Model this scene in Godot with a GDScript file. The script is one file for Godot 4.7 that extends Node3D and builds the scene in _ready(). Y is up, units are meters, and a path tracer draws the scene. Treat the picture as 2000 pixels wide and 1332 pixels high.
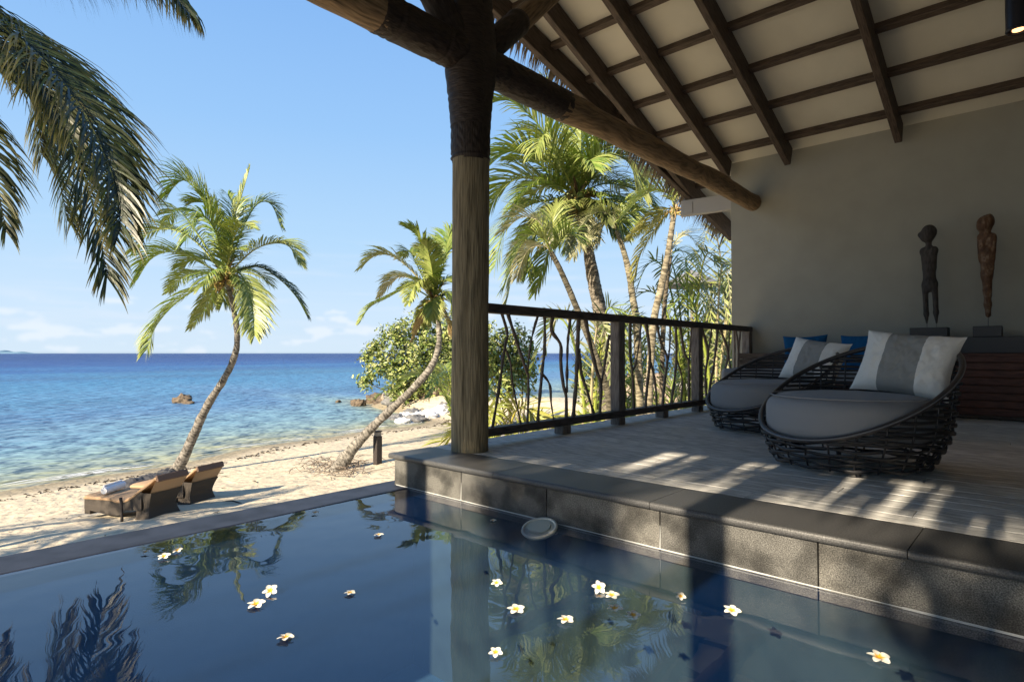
extends Node3D

# ---------------------------------------------------------------- mesh builder
class MB:
	var v := PackedVector3Array()
	var n := PackedVector3Array()
	var t := PackedVector2Array()
	var c := PackedColorArray()
	var ix := PackedInt32Array()
	var flat := false

	func vert(p: Vector3, nn: Vector3, uv: Vector2, col := Color.WHITE) -> int:
		v.push_back(p)
		n.push_back(nn)
		t.push_back(uv)
		c.push_back(col)
		return v.size() - 1

	func tri(a: int, b: int, d: int) -> void:
		var g: Vector3 = (v[b] - v[a]).cross(v[d] - v[a])
		if not flat and g.dot(n[a] + n[b] + n[d]) > 0.0:
			ix.push_back(a)
			ix.push_back(d)
			ix.push_back(b)
		else:
			ix.push_back(a)
			ix.push_back(b)
			ix.push_back(d)

	func quad(a: int, b: int, d: int, e: int) -> void:
		tri(a, b, d)
		tri(a, d, e)

	# a flat polygon with its own normal
	func face(ps: Array, nn: Vector3, uvs: Array, col := Color.WHITE) -> void:
		var first := v.size()
		for i in ps.size():
			vert(ps[i], nn, uvs[i], col)
		for i in range(1, ps.size() - 1):
			tri(first, first + i, first + i + 1)

	func commit(into: ArrayMesh = null) -> ArrayMesh:
		var m := into if into else ArrayMesh.new()
		var a := []
		a.resize(Mesh.ARRAY_MAX)
		a[Mesh.ARRAY_VERTEX] = v
		if not flat:
			a[Mesh.ARRAY_NORMAL] = n
		a[Mesh.ARRAY_TEX_UV] = t
		a[Mesh.ARRAY_COLOR] = c
		a[Mesh.ARRAY_INDEX] = ix
		m.add_surface_from_arrays(Mesh.PRIMITIVE_TRIANGLES, a)
		return m

	# a chamfered bar from a to b: w across, h along up
	func beam(a: Vector3, b: Vector3, w: float, h: float, up := Vector3.UP, bev := 0.006, uvo := Vector2.ZERO, col := Color.WHITE) -> void:
		var tt := (b - a).normalized()
		var s := tt.cross(up).normalized()
		var u := s.cross(tt).normalized()
		var len_ := a.distance_to(b)
		bev = minf(bev, minf(w, h) * 0.4)
		var hw := w * 0.5
		var hh := h * 0.5
		var sec := [Vector2(hw, -hh + bev), Vector2(hw, hh - bev), Vector2(hw - bev, hh), Vector2(-hw + bev, hh), Vector2(-hw, hh - bev), Vector2(-hw, -hh + bev), Vector2(-hw + bev, -hh), Vector2(hw - bev, -hh)]
		var around := 0.0
		for i in 8:
			var p: Vector2 = sec[i]
			var q: Vector2 = sec[(i + 1) % 8]
			var nn2 := Vector2((q - p).y, -(q - p).x).normalized()
			var nn := s * nn2.x + u * nn2.y
			var d := p.distance_to(q)
			var a0 := a + tt * bev
			var b0 := b - tt * bev
			face([a0 + s * p.x + u * p.y, b0 + s * p.x + u * p.y, b0 + s * q.x + u * q.y, a0 + s * q.x + u * q.y], nn,
				[Vector2(bev, around) + uvo, Vector2(len_ - bev, around) + uvo, Vector2(len_ - bev, around + d) + uvo, Vector2(bev, around + d) + uvo], col)
			for e in 2:
				var base := a0 if e == 0 else b0
				var tip := a if e == 0 else b
				var out := -tt if e == 0 else tt
				var pi := p * (1.0 - bev / maxf(hw, hh))
				var qi := q * (1.0 - bev / maxf(hw, hh))
				face([base + s * p.x + u * p.y, base + s * q.x + u * q.y, tip + s * qi.x + u * qi.y, tip + s * pi.x + u * pi.y], (nn + out).normalized(),
					[Vector2(0, around) + uvo, Vector2(0, around + d) + uvo, Vector2(bev, around + d) + uvo, Vector2(bev, around) + uvo], col)
			around += d
		for e in 2:
			var ps := []
			var uvs := []
			for p in sec:
				var q: Vector2 = p * (1.0 - bev / maxf(hw, hh))
				ps.append((a if e == 0 else b) + s * q.x + u * q.y)
				uvs.append(q + uvo)
			face(ps, -tt if e == 0 else tt, uvs, col)

	func box(centre: Vector3, size: Vector3, bev := 0.006, uvo := Vector2.ZERO, col := Color.WHITE) -> void:
		if size.x >= size.z and size.x >= size.y:
			beam(centre - Vector3(size.x / 2, 0, 0), centre + Vector3(size.x / 2, 0, 0), size.z, size.y, Vector3.UP, bev, uvo, col)
		elif size.z >= size.y:
			beam(centre - Vector3(0, 0, size.z / 2), centre + Vector3(0, 0, size.z / 2), size.x, size.y, Vector3.UP, bev, uvo, col)
		else:
			beam(centre - Vector3(0, size.y / 2, 0), centre + Vector3(0, size.y / 2, 0), size.z, size.x, Vector3.RIGHT, bev, uvo, col)

	# a quad slab: four corners, thickness along d
	func slab(q: Array, d: Vector3, col := Color.WHITE) -> void:
		var mid: Vector3 = (q[0] + q[1] + q[2] + q[3]) / 4.0 + d / 2.0
		var r := []
		for p in q:
			r.append(p + d)
		var fs := [[q[0], q[1], q[2], q[3]], [r[0], r[1], r[2], r[3]]]
		for i in 4:
			fs.append([q[i], q[(i + 1) % 4], r[(i + 1) % 4], r[i]])
		for f in fs:
			var nn: Vector3 = (f[1] - f[0]).cross(f[2] - f[0]).normalized()
			if nn.dot((f[0] + f[2]) / 2.0 - mid) < 0:
				nn = -nn
			var e1: Vector3 = (f[1] - f[0])
			var e2: Vector3 = (f[3] - f[0])
			face(f, nn, [Vector2.ZERO, Vector2(e1.length(), 0), Vector2(e1.length(), e2.length()), Vector2(0, e2.length())], col)

	# a round bar through points
	func tube(ps: Array, rs: Array, sides := 8, cap := true, col := Color.WHITE, cols := [], bump := 0.0, noise: FastNoiseLite = null) -> void:
		var k := ps.size()
		var frame_s := Vector3.ZERO
		var rows := []
		var along := 0.0
		for i in k:
			var tt: Vector3 = (ps[mini(i + 1, k - 1)] - ps[maxi(i - 1, 0)]).normalized()
			if i == 0:
				frame_s = tt.cross(Vector3.UP if absf(tt.y) < 0.9 else Vector3.RIGHT).normalized()
			else:
				along += ps[i].distance_to(ps[i - 1])
				frame_s = (frame_s - tt * frame_s.dot(tt)).normalized()
			var u := frame_s.cross(tt).normalized()
			var row := []
			for j in sides + 1:
				var a := TAU * j / sides
				var d := frame_s * cos(a) + u * sin(a)
				var r: float = rs[i]
				if noise:
					var w: Vector3 = ps[i] + d * r
					r += bump * noise.get_noise_3d(w.x, w.y, w.z)
				row.append(vert(ps[i] + d * r, d, Vector2(along, float(j) / sides * TAU * r), cols[i] if cols.size() else col))
			rows.append(row)
			if i > 0:
				for j in sides:
					quad(rows[i - 1][j], row[j], row[j + 1], rows[i - 1][j + 1])
			if cap and (i == 0 or i == k - 1):
				var nn := -tt if i == 0 else tt
				var ring := []
				var uvs := []
				for j in sides:
					ring.append(v[row[j]])
					uvs.append(Vector2(cos(TAU * j / sides), sin(TAU * j / sides)) * rs[i])
				face(ring, nn, uvs, cols[i] if cols.size() else col)

	# a smooth surface sampled on a grid; f(u, v) -> Vector3; out: +1 / -1 picks the side of the normals
	func grid(nu: int, nv: int, f: Callable, out := 1.0, uvs := Vector2.ONE, wrap := false, colf = null) -> void:
		var p := PackedVector3Array()
		p.resize((nu + 1) * (nv + 1))
		for i in nu + 1:
			for j in nv + 1:
				p[i * (nv + 1) + j] = f.call(float(i) / nu, float(j) / nv)
		var first := v.size()
		for i in nu + 1:
			for j in nv + 1:
				var i0 := i - 1 if i > 0 else (nu - 1 if wrap else 0)
				var i1 := i + 1 if i < nu else (1 if wrap else nu)
				var j0 := maxi(j - 1, 0)
				var j1 := mini(j + 1, nv)
				var du := p[i1 * (nv + 1) + j] - p[i0 * (nv + 1) + j]
				var dv := p[i * (nv + 1) + j1] - p[i * (nv + 1) + j0]
				var nn := du.cross(dv) * out
				if nn.length_squared() < 1e-16:
					nn = Vector3.UP
				vert(p[i * (nv + 1) + j], nn.normalized(), Vector2(float(i) / nu * uvs.x, float(j) / nv * uvs.y), colf.call(float(i) / nu, float(j) / nv) if colf != null else Color.WHITE)
		for i in nu:
			for j in nv:
				var a := first + i * (nv + 1) + j
				quad(a, a + nv + 1, a + nv + 2, a + 1)


# ---------------------------------------------------------------- naming and tagging
var used := {}

func numbered(nm: String) -> String:
	var k: int = used.get(nm, -1) + 1
	used[nm] = k
	return nm if k == 0 else "%s_%03d" % [nm, k]

func tag(o: Node, label: String, category := "", group := "", kind := "") -> void:
	if label:
		o.set_meta("label", label)
	if category:
		o.set_meta("category", category)
	if group:
		o.set_meta("group", group)
	if kind:
		o.set_meta("kind", kind)

func thing(nm: String, label: String, category: String, at_ := Vector3.ZERO, turn := 0.0, group := "") -> Node3D:
	var o := Node3D.new()
	o.name = numbered(nm)
	add_child(o)
	o.position = at_
	o.rotation.y = turn
	tag(o, label, category, group)
	return o

func part(nm: String, m, material: Material, parent: Node = self) -> MeshInstance3D:
	var o := MeshInstance3D.new()
	o.mesh = m.commit() if m is MB else m
	if material:
		o.material_override = material
	if parent == self:
		o.name = numbered(nm)
	else:
		var k := 0
		var base := nm
		while parent.has_node(NodePath(nm)):
			k += 1
			nm = "%s_%03d" % [base, k]
		o.name = nm
	parent.add_child(o, true)
	return o

func copy_of(src: Node3D, label: String) -> Node3D:
	var c: Node3D = src.duplicate()
	c.name = numbered(String(src.name).rstrip("0123456789").trim_suffix("_"))
	add_child(c)
	c.set_meta("label", label)
	return c

# ---------------------------------------------------------------- camera geometry of the place
const FOC := 1160.0
const YAW := 42.15
const PITCH := 1.19
var cam_basis: Basis
const EYE := Vector3(0, 0.67, 0)

# a point seen at a place of the photograph, so far in front of the lens
func at(px: float, py: float, d: float) -> Vector3:
	return EYE + cam_basis * Vector3((px - 1000.0) / FOC * d, -(py - 666.0) / FOC * d, -d)

const SEA_Y := -3.23

func shore(u: float) -> float:
	var s := -22.4 - 0.19 * (u - 3.0)
	s = maxf(s, -27.5) + 0.5 * sin(u * 0.35) + 0.25 * sin(u * 0.9 + 1.0)
	s -= 13.0 * exp(-pow((u - 27.5) / 3.6, 2.0))
	if u > 36.0:
		s -= minf(u - 36.0, 30.0) * 0.5
	return s

var ground_noise := FastNoiseLite.new()
var ground_fine := FastNoiseLite.new()

func ground(x: float, u: float) -> float:
	var d := x - shore(u)
	var h := SEA_Y + 0.072 * d
	if d < 0.0:
		h = SEA_Y + 0.10 * d
	h = minf(h, -2.15 + 0.01 * d)
	h += 0.05 * ground_noise.get_noise_2d(x, u) * clampf(d / 2.0, 0.0, 1.0)
	if x > -19.0:
		h += 0.035 * ground_fine.get_noise_2d(x, u) * clampf(d / 4.0, 0.0, 1.0)
	var p := exp(-pow((u - 27.5) / 3.0, 2.0)) * clampf((-27.0 - x) / 2.0, 0.0, 1.0) * clampf((x + 38.0) / 4.0, 0.0, 1.0)
	return h + 0.5 * p

func on_ground(px: float, py: float) -> Vector3:
	var lo := 3.0
	var hi := 120.0
	for i in 40:
		var m := (lo + hi) / 2.0
		var p := at(px, py, m)
		if p.y > ground(p.x, -p.z):
			lo = m
		else:
			hi = m
	return at(px, py, hi)

func depth_of(p: Vector3) -> float:
	return -(cam_basis.inverse() * (p - EYE)).z

# ---------------------------------------------------------------- materials
var M := {}

func lin(r: float, g: float, b: float) -> Color:
	return Color(r, g, b).linear_to_srgb()

func noise_tex(freq: float, oct: int, stops: Array, seed_: int, size := 512, kind := FastNoiseLite.TYPE_SIMPLEX_SMOOTH, as_normal := false, bump := 4.0) -> NoiseTexture2D:
	var nz := FastNoiseLite.new()
	nz.noise_type = kind
	nz.frequency = freq
	nz.fractal_octaves = oct
	nz.seed = seed_
	var tx := NoiseTexture2D.new()
	tx.width = size
	tx.height = size
	tx.seamless = true
	tx.seamless_blend_skirt = 0.2
	tx.as_normal_map = as_normal
	tx.bump_strength = bump
	tx.generate_mipmaps = false
	if stops.size():
		var g := Gradient.new()
		g.offsets = PackedFloat32Array()
		g.colors = PackedColorArray()
		var offs := PackedFloat32Array()
		var cols := PackedColorArray()
		for s in stops:
			offs.push_back(s[0])
			cols.push_back(s[1])
		g.offsets = offs
		g.colors = cols
		tx.color_ramp = g
	tx.noise = nz
	return tx

func mat(nm: String, col: Color, rough := 0.8, spec := 0.5) -> StandardMaterial3D:
	var m := StandardMaterial3D.new()
	m.resource_name = nm
	m.albedo_color = col
	m.roughness = rough
	m.metallic_specular = spec
	M[nm] = m
	return m

func grey(x: float) -> Color:
	return Color(x, x, x)

func world_map(m: StandardMaterial3D, scale_: Vector3) -> void:
	m.uv1_triplanar = true
	m.uv1_world_triplanar = true
	m.uv1_scale = scale_

func make_materials() -> void:
	var grain := noise_tex(0.02, 5, [[0.0, grey(0.62)], [0.45, grey(0.86)], [0.6, grey(0.95)], [1.0, grey(1.0)]], 3)
	var grain_h := noise_tex(0.03, 5, [], 4)
	var mottled := noise_tex(0.012, 5, [[0.0, grey(0.72)], [0.5, grey(0.9)], [1.0, grey(1.0)]], 9)
	var speck := noise_tex(0.25, 3, [[0.0, grey(0.35)], [0.4, grey(0.7)], [0.62, grey(0.85)], [0.8, grey(1.0)], [1.0, grey(1.0)]], 5)
	var fine := noise_tex(0.3, 3, [], 11)
	var weave_h := noise_tex(0.12, 2, [], 12)

	var deck_tones := [lin(0.65, 0.64, 0.60), lin(0.60, 0.59, 0.555), lin(0.69, 0.675, 0.63), lin(0.62, 0.61, 0.575), lin(0.56, 0.55, 0.52)]
	for i in deck_tones.size():
		var m := mat("deck_%d" % i, deck_tones[i], 0.62, 0.4)
		m.albedo_texture = grain
		m.uv1_scale = Vector3(0.55, 5.5, 1)
		m.heightmap_enabled = true
		m.heightmap_texture = grain_h
		m.heightmap_scale = 0.12
	var wood := func(nm: String, col: Color, rough: float, uvs: Vector3, h: float) -> void:
		var m := mat(nm, col, rough, 0.35)
		m.albedo_texture = grain
		m.uv1_scale = uvs
		m.heightmap_enabled = true
		m.heightmap_texture = grain_h
		m.heightmap_scale = h
	wood.call("rafter", lin(0.115, 0.084, 0.064), 0.6, Vector3(0.5, 5, 1), 0.1)
	wood.call("rail", lin(0.11, 0.09, 0.08), 0.55, Vector3(0.6, 6, 1), 0.1)
	wood.call("rail_post", lin(0.22, 0.19, 0.168), 0.7, Vector3(0.6, 6, 1), 0.1)
	wood.call("twig", lin(0.21, 0.165, 0.13), 0.75, Vector3(1.5, 9, 1), 0.2)
	wood.call("log", lin(0.30, 0.20, 0.11), 0.65, Vector3(0.35, 3.2, 1), 0.5)
	wood.call("post_log", lin(0.31, 0.25, 0.15), 0.7, Vector3(0.3, 4.5, 1), 0.5)
	wood.call("carved", lin(0.050, 0.036, 0.028), 0.55, Vector3(1.0, 5, 1), 0.3)
	wood.call("red_wood", lin(0.13, 0.052, 0.034), 0.5, Vector3(0.6, 6, 1), 0.12)
	wood.call("grey_wood", lin(0.15, 0.115, 0.092), 0.7, Vector3(0.6, 6, 1), 0.12)
	wood.call("statue_grey", lin(0.075, 0.064, 0.056), 0.8, Vector3(3, 3, 1), 0.5)
	wood.call("bollard", lin(0.06, 0.05, 0.045), 0.7, Vector3(1, 6, 1), 0.2)
	mat("painted_beam", lin(0.42, 0.39, 0.35), 0.7)
	var sb := mat("statue_brown", Color.WHITE, 0.75, 0.4)
	sb.albedo_texture = noise_tex(0.03, 4, [[0.0, lin(0.05, 0.025, 0.014)], [0.4, lin(0.10, 0.05, 0.026)], [0.62, lin(0.15, 0.082, 0.042)], [0.75, lin(0.25, 0.17, 0.11)], [1.0, lin(0.1, 0.05, 0.03)]], 21, 256)
	world_map(sb, Vector3(2.2, 1.2, 2.2))
	sb.heightmap_enabled = true
	sb.heightmap_texture = grain_h
	sb.heightmap_scale = 0.5
	world_map(M["statue_grey"], Vector3(3, 0.9, 3))

	var w := mat("wall", lin(0.35, 0.335, 0.28), 0.85, 0.3)
	w.albedo_texture = noise_tex(0.01, 5, [[0.0, grey(0.955)], [0.5, grey(0.98)], [1.0, grey(1.0)]], 31)
	world_map(w, Vector3(0.45, 0.45, 0.45))
	w.heightmap_enabled = true
	w.heightmap_texture = fine
	w.heightmap_scale = 0.05
	for i in 3:
		var cp := mat("ceiling_%d" % i, [lin(0.70, 0.66, 0.555), lin(0.685, 0.645, 0.54), lin(0.715, 0.675, 0.57)][i], 0.8, 0.3)
		cp.albedo_texture = w.albedo_texture
		world_map(cp, Vector3(0.4, 0.4, 0.4))
	var th := mat("thatch", lin(0.32, 0.26, 0.18), 0.9, 0.2)
	th.vertex_color_use_as_albedo = true
	th.backlight_enabled = true
	th.backlight = Color(0.35, 0.3, 0.2)
	mat("thatch_bulk", lin(0.12, 0.095, 0.065), 0.95, 0.2)

	var stain := noise_tex(0.006, 5, [[0.0, grey(0.5)], [0.45, grey(0.82)], [0.6, grey(0.95)], [1.0, grey(1.0)]], 19)
	for i in 3:
		var st := mat("stone_%d" % i, [lin(0.235, 0.228, 0.205), lin(0.19, 0.186, 0.172), lin(0.265, 0.255, 0.228)][i], 0.75, 0.4)
		st.albedo_texture = speck
		world_map(st, Vector3(1.3, 1.3, 1.3))
		st.heightmap_enabled = true
		st.heightmap_texture = fine
		st.heightmap_scale = 0.15
		st.detail_enabled = true
		st.detail_albedo = stain
		st.detail_blend_mode = BaseMaterial3D.BLEND_MODE_MUL
		var co := mat("coping_%d" % i, [lin(0.098, 0.098, 0.098), lin(0.085, 0.085, 0.086), lin(0.11, 0.11, 0.108)][i], 0.45, 0.5)
		co.albedo_texture = speck
		world_map(co, Vector3(1.1, 1.1, 1.1))
		co.heightmap_enabled = true
		co.heightmap_texture = fine
		co.heightmap_scale = 0.1
	var wet := mat("wet_stone", lin(0.040, 0.050, 0.080), 0.55, 0.3)
	wet.albedo_texture = mottled
	world_map(wet, Vector3(0.8, 0.8, 0.8))
	wet.heightmap_enabled = true
	wet.heightmap_texture = fine
	wet.heightmap_scale = 0.06
	mat("scale_line", lin(0.42, 0.43, 0.42), 0.8, 0.2)
	mat("grout", lin(0.16, 0.155, 0.14), 0.9)
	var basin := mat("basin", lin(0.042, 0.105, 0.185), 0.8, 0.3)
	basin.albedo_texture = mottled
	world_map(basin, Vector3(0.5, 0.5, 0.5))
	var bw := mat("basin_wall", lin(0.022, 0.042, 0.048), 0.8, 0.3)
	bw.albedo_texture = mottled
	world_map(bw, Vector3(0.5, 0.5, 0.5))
	var pw := mat("pool_water", Color(lin(0.012, 0.085, 0.34), 0.11), 0.012, 0.5)
	pw.transparency = BaseMaterial3D.TRANSPARENCY_ALPHA
	pw.normal_enabled = true
	pw.normal_texture = noise_tex(0.011, 2, [], 41, 512, FastNoiseLite.TYPE_SIMPLEX_SMOOTH, true, 6.0)
	pw.normal_scale = 0.036
	pw.uv1_scale = Vector3(0.7, 0.7, 1)

	var sand := mat("sand", Color.WHITE, 0.9, 0.25)
	sand.vertex_color_use_as_albedo = true
	sand.albedo_texture = noise_tex(0.02, 6, [[0.0, grey(0.8)], [0.35, grey(0.96)], [1.0, grey(1.0)]], 51)
	sand.uv1_scale = Vector3(0.22, 0.22, 1)
	sand.heightmap_enabled = true
	sand.heightmap_texture = noise_tex(0.022, 5, [], 52)
	sand.heightmap_scale = 4.5
	var sea := mat("sea", Color.WHITE, 0.3, 0.2)
	sea.vertex_color_use_as_albedo = true
	sea.normal_enabled = true
	sea.normal_texture = noise_tex(0.012, 4, [], 61, 1024, FastNoiseLite.TYPE_SIMPLEX_SMOOTH, true, 10.0)
	sea.normal_scale = 1.0
	sea.uv1_scale = Vector3(0.07, 0.035, 1)
	sea.heightmap_enabled = true
	sea.heightmap_texture = noise_tex(0.02, 4, [], 63, 512)
	sea.heightmap_scale = 45.0
	mat("foam", lin(0.8, 0.82, 0.82), 0.7)
	var rock := mat("rock_brown", Color.WHITE, 0.85, 0.3)
	rock.albedo_texture = noise_tex(0.02, 5, [[0.0, lin(0.04, 0.032, 0.025)], [0.5, lin(0.13, 0.10, 0.07)], [1.0, lin(0.26, 0.20, 0.14)]], 71, 256)
	world_map(rock, Vector3(0.5, 0.5, 0.5))
	var rockp := mat("rock_pale", Color.WHITE, 0.85, 0.3)
	rockp.albedo_texture = noise_tex(0.03, 5, [[0.0, lin(0.25, 0.25, 0.25)], [0.4, lin(0.6, 0.6, 0.6)], [1.0, lin(0.78, 0.78, 0.78)]], 72, 256)
	world_map(rockp, Vector3(0.6, 0.6, 0.6))
	var rockg := mat("rock_grey", Color.WHITE, 0.85, 0.3)
	rockg.albedo_texture = noise_tex(0.03, 5, [[0.0, lin(0.05, 0.05, 0.055)], [0.5, lin(0.16, 0.16, 0.16)], [1.0, lin(0.32, 0.31, 0.29)]], 73, 256)
	world_map(rockg, Vector3(0.8, 0.8, 0.8))
	var rockt := mat("rock_tan", Color.WHITE, 0.85, 0.3)
	rockt.albedo_texture = noise_tex(0.03, 5, [[0.0, lin(0.15, 0.115, 0.085)], [0.5, lin(0.30, 0.24, 0.18)], [1.0, lin(0.42, 0.35, 0.28)]], 74, 256)
	world_map(rockt, Vector3(0.5, 0.5, 0.5))
	mat("rock_dark", lin(0.045, 0.045, 0.05), 0.7, 0.4)
	mat("hill", lin(0.16, 0.26, 0.34), 0.95, 0.1)

	var leaf := mat("frond", Color.WHITE, 0.42, 0.45)
	leaf.vertex_color_use_as_albedo = true
	leaf.backlight_enabled = true
	leaf.backlight = Color(0.55, 0.62, 0.25)
	var broad := mat("broad_leaf", Color.WHITE, 0.45, 0.45)
	broad.vertex_color_use_as_albedo = true
	broad.backlight_enabled = true
	broad.backlight = Color(0.3, 0.35, 0.12)
	var bark := mat("palm_bark", Color.WHITE, 0.85, 0.25)
	bark.vertex_color_use_as_albedo = true
	bark.albedo_texture = noise_tex(0.03, 5, [[0.0, grey(0.4)], [0.5, grey(0.8)], [1.0, grey(1.0)]], 81, 256)
	bark.uv1_scale = Vector3(1.6, 0.6, 1)
	bark.heightmap_enabled = true
	bark.heightmap_texture = grain_h
	bark.heightmap_scale = 2.0
	mat("coconut", lin(0.32, 0.22, 0.06), 0.5, 0.5)
	mat("coconut_green", lin(0.2, 0.24, 0.05), 0.5, 0.5)
	mat("coconut_brown", lin(0.13, 0.075, 0.04), 0.75, 0.3)
	var fib := mat("fibre", Color.WHITE, 0.9, 0.2)
	fib.vertex_color_use_as_albedo = true

	var wk := mat("wicker", lin(0.017, 0.017, 0.020), 0.42, 0.5)
	wk.heightmap_enabled = true
	wk.heightmap_texture = grain_h
	wk.heightmap_scale = 0.1
	wk.uv1_scale = Vector3(0.6, 20, 1)
	mat("wicker_rim", lin(0.028, 0.026, 0.028), 0.35, 0.5)
	mat("piping", lin(0.16, 0.16, 0.17), 0.5)
	var cu := mat("grey_cushion", lin(0.235, 0.240, 0.25), 0.9, 0.25)
	cu.heightmap_enabled = true
	cu.heightmap_texture = weave_h
	cu.heightmap_scale = 0.05
	cu.uv1_scale = Vector3(6, 6, 1)
	cu.rim_enabled = true
	cu.rim = 0.3
	for s in [["pillow_white", lin(0.70, 0.68, 0.63)], ["pillow_grey", lin(0.27, 0.27, 0.255)], ["pillow_blue", lin(0.012, 0.085, 0.20)]]:
		var pm := mat(s[0], s[1], 0.92, 0.2)
		pm.heightmap_enabled = true
		pm.heightmap_texture = weave_h
		pm.heightmap_scale = 0.06
		pm.uv1_scale = Vector3(5, 5, 1)
	mat("black_base", lin(0.012, 0.013, 0.016), 0.45, 0.5)
	mat("steel", lin(0.12, 0.11, 0.10), 0.4, 0.6)
	mat("lamp_body", lin(0.012, 0.012, 0.02), 0.3, 0.5)
	var bulb := mat("lamp_glow", lin(1.0, 0.6, 0.3), 0.4)
	bulb.emission_enabled = true
	bulb.emission = Color(1.0, 0.75, 0.5)
	bulb.emission_energy_multiplier = 1.2
	var fl := mat("petal", Color.WHITE, 0.6, 0.3)
	fl.vertex_color_use_as_albedo = true
	fl.backlight_enabled = true
	fl.backlight = Color(0.4, 0.4, 0.35)
	mat("petal_heart", lin(0.75, 0.42, 0.02), 0.6, 0.3)
	mat("light_lens", lin(0.38, 0.42, 0.38), 0.4)
	mat("light_rim", lin(0.5, 0.52, 0.48), 0.4)
	var lw := mat("lounger_weave", lin(0.085, 0.072, 0.060), 0.7, 0.3)
	lw.heightmap_enabled = true
	lw.heightmap_texture = noise_tex(0.2, 1, [], 91, 256, FastNoiseLite.TYPE_CELLULAR)
	lw.heightmap_scale = 0.8
	lw.uv1_scale = Vector3(1.5, 6, 1)
	mat("lounger_pad", lin(0.40, 0.27, 0.165), 0.85, 0.25)
	mat("lounger_edge", lin(0.14, 0.095, 0.075), 0.8, 0.25)
	mat("towel", lin(0.78, 0.78, 0.80), 0.95, 0.1)
	mat("debris", lin(0.05, 0.04, 0.033), 0.9, 0.2)

# ---------------------------------------------------------------- sky
func make_sky() -> Sky:
	var w := 2048
	var h := 1024
	var data := PackedFloat32Array()
	data.resize(w * h * 3)
	var nz := FastNoiseLite.new()
	nz.noise_type = FastNoiseLite.TYPE_SIMPLEX_SMOOTH
	nz.seed = 7
	nz.frequency = 1.0
	nz.fractal_octaves = 5
	for y in h:
		var el := 90.0 - (y + 0.5) / h * 180.0
		var s := [[-90.0, Vector3(0.10, 0.16, 0.24)], [-2.0, Vector3(0.30, 0.38, 0.46)], [0.0, Vector3(0.385, 0.475, 0.56)], [4.0, Vector3(0.35, 0.465, 0.585)], [10.0, Vector3(0.262, 0.415, 0.585)], [20.0, Vector3(0.175, 0.34, 0.575)], [32.0, Vector3(0.118, 0.27, 0.54)], [50.0, Vector3(0.075, 0.195, 0.445)], [90.0, Vector3(0.055, 0.15, 0.36)]]
		var base: Vector3 = s[0][1]
		for i in s.size() - 1:
			if el >= s[i][0] and el <= s[i + 1][0]:
				var f: float = (el - s[i][0]) / (s[i + 1][0] - s[i][0])
				base = (s[i][1] as Vector3).lerp(s[i + 1][1], f)
		var band := el > -0.5 and el < 14.0
		for x in w:
			var col := base
			if band:
				var az := TAU * x / w
				var p := Vector3(cos(az), 0, sin(az)) * 9.0
				# a bank of small cumulus low over the sea, thin veils above it
				var c := nz.get_noise_3d(p.x * 1.3, el * 0.75, p.z * 1.3)
				var puff := smoothstep(0.08, 0.34, c + 0.12 - absf(el - 2.3) * 0.16)
				var veil := smoothstep(0.0, 0.7, nz.get_noise_3d(p.x * 0.35 + 40.0, el * 0.9, p.z * 0.35)) * smoothstep(0.0, 3.0, el) * (1.0 - smoothstep(5.0, 13.0, el))
				col = col.lerp(Vector3(0.53, 0.56, 0.60), 0.55 * puff)
				col = col.lerp(Vector3(0.46, 0.51, 0.575), 0.5 * veil)
			col = col.lerp(Vector3.ONE * col.dot(Vector3(0.25, 0.6, 0.15)), 0.10) * 0.65
			var o := (y * w + x) * 3
			data[o] = col.x
			data[o + 1] = col.y
			data[o + 2] = col.z
	var im := Image.create_from_data(w, h, false, Image.FORMAT_RGBF, data.to_byte_array())
	var ps := PanoramaSkyMaterial.new()
	ps.panorama = ImageTexture.create_from_image(im)
	var sky := Sky.new()
	sky.sky_material = ps
	return sky

# ---------------------------------------------------------------- setting
func build_beach() -> void:
	var mb := MB.new()
	var xs := []
	var us := []
	var x := -60.0
	while x < 30.0:
		xs.append(x)
		x += 0.22 if x > -29.0 and x < -6.0 else (0.7 if x > -45.0 and x < -3.0 else 3.0)
	var u := -60.0
	while u < 160.0:
		us.append(u)
		u += 0.25 if u > -3.0 and u < 26.0 else (0.8 if u > -12.0 and u < 60.0 else 5.0)
	var rowlen := us.size()
	var e := 0.15
	for xx in xs:
		for uu in us:
			var hh := ground(xx, uu)
			var nn := Vector3(ground(xx - e, uu) - ground(xx + e, uu), 2 * e, ground(xx, uu + e) - ground(xx, uu - e)).normalized()
			var d: float = xx - shore(uu)
			var wetness := 1.0 - smoothstep(0.6, 2.6, d + 0.5 * ground_noise.get_noise_2d(xx * 3.0, uu * 3.0))
			var col := Color(0.575, 0.495, 0.365).lerp(Color(0.30, 0.255, 0.18), wetness)
			mb.vert(Vector3(xx, hh, -uu), nn, Vector2(xx, uu), col)
	for i in xs.size() - 1:
		for j in us.size() - 1:
			var a := i * rowlen + j
			mb.quad(a, a + rowlen, a + rowlen + 1, a + 1)
	var o := part("beach", mb, M["sand"])
	tag(o, "pale sand beach sloping down to the sea", "", "", "structure")

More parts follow.
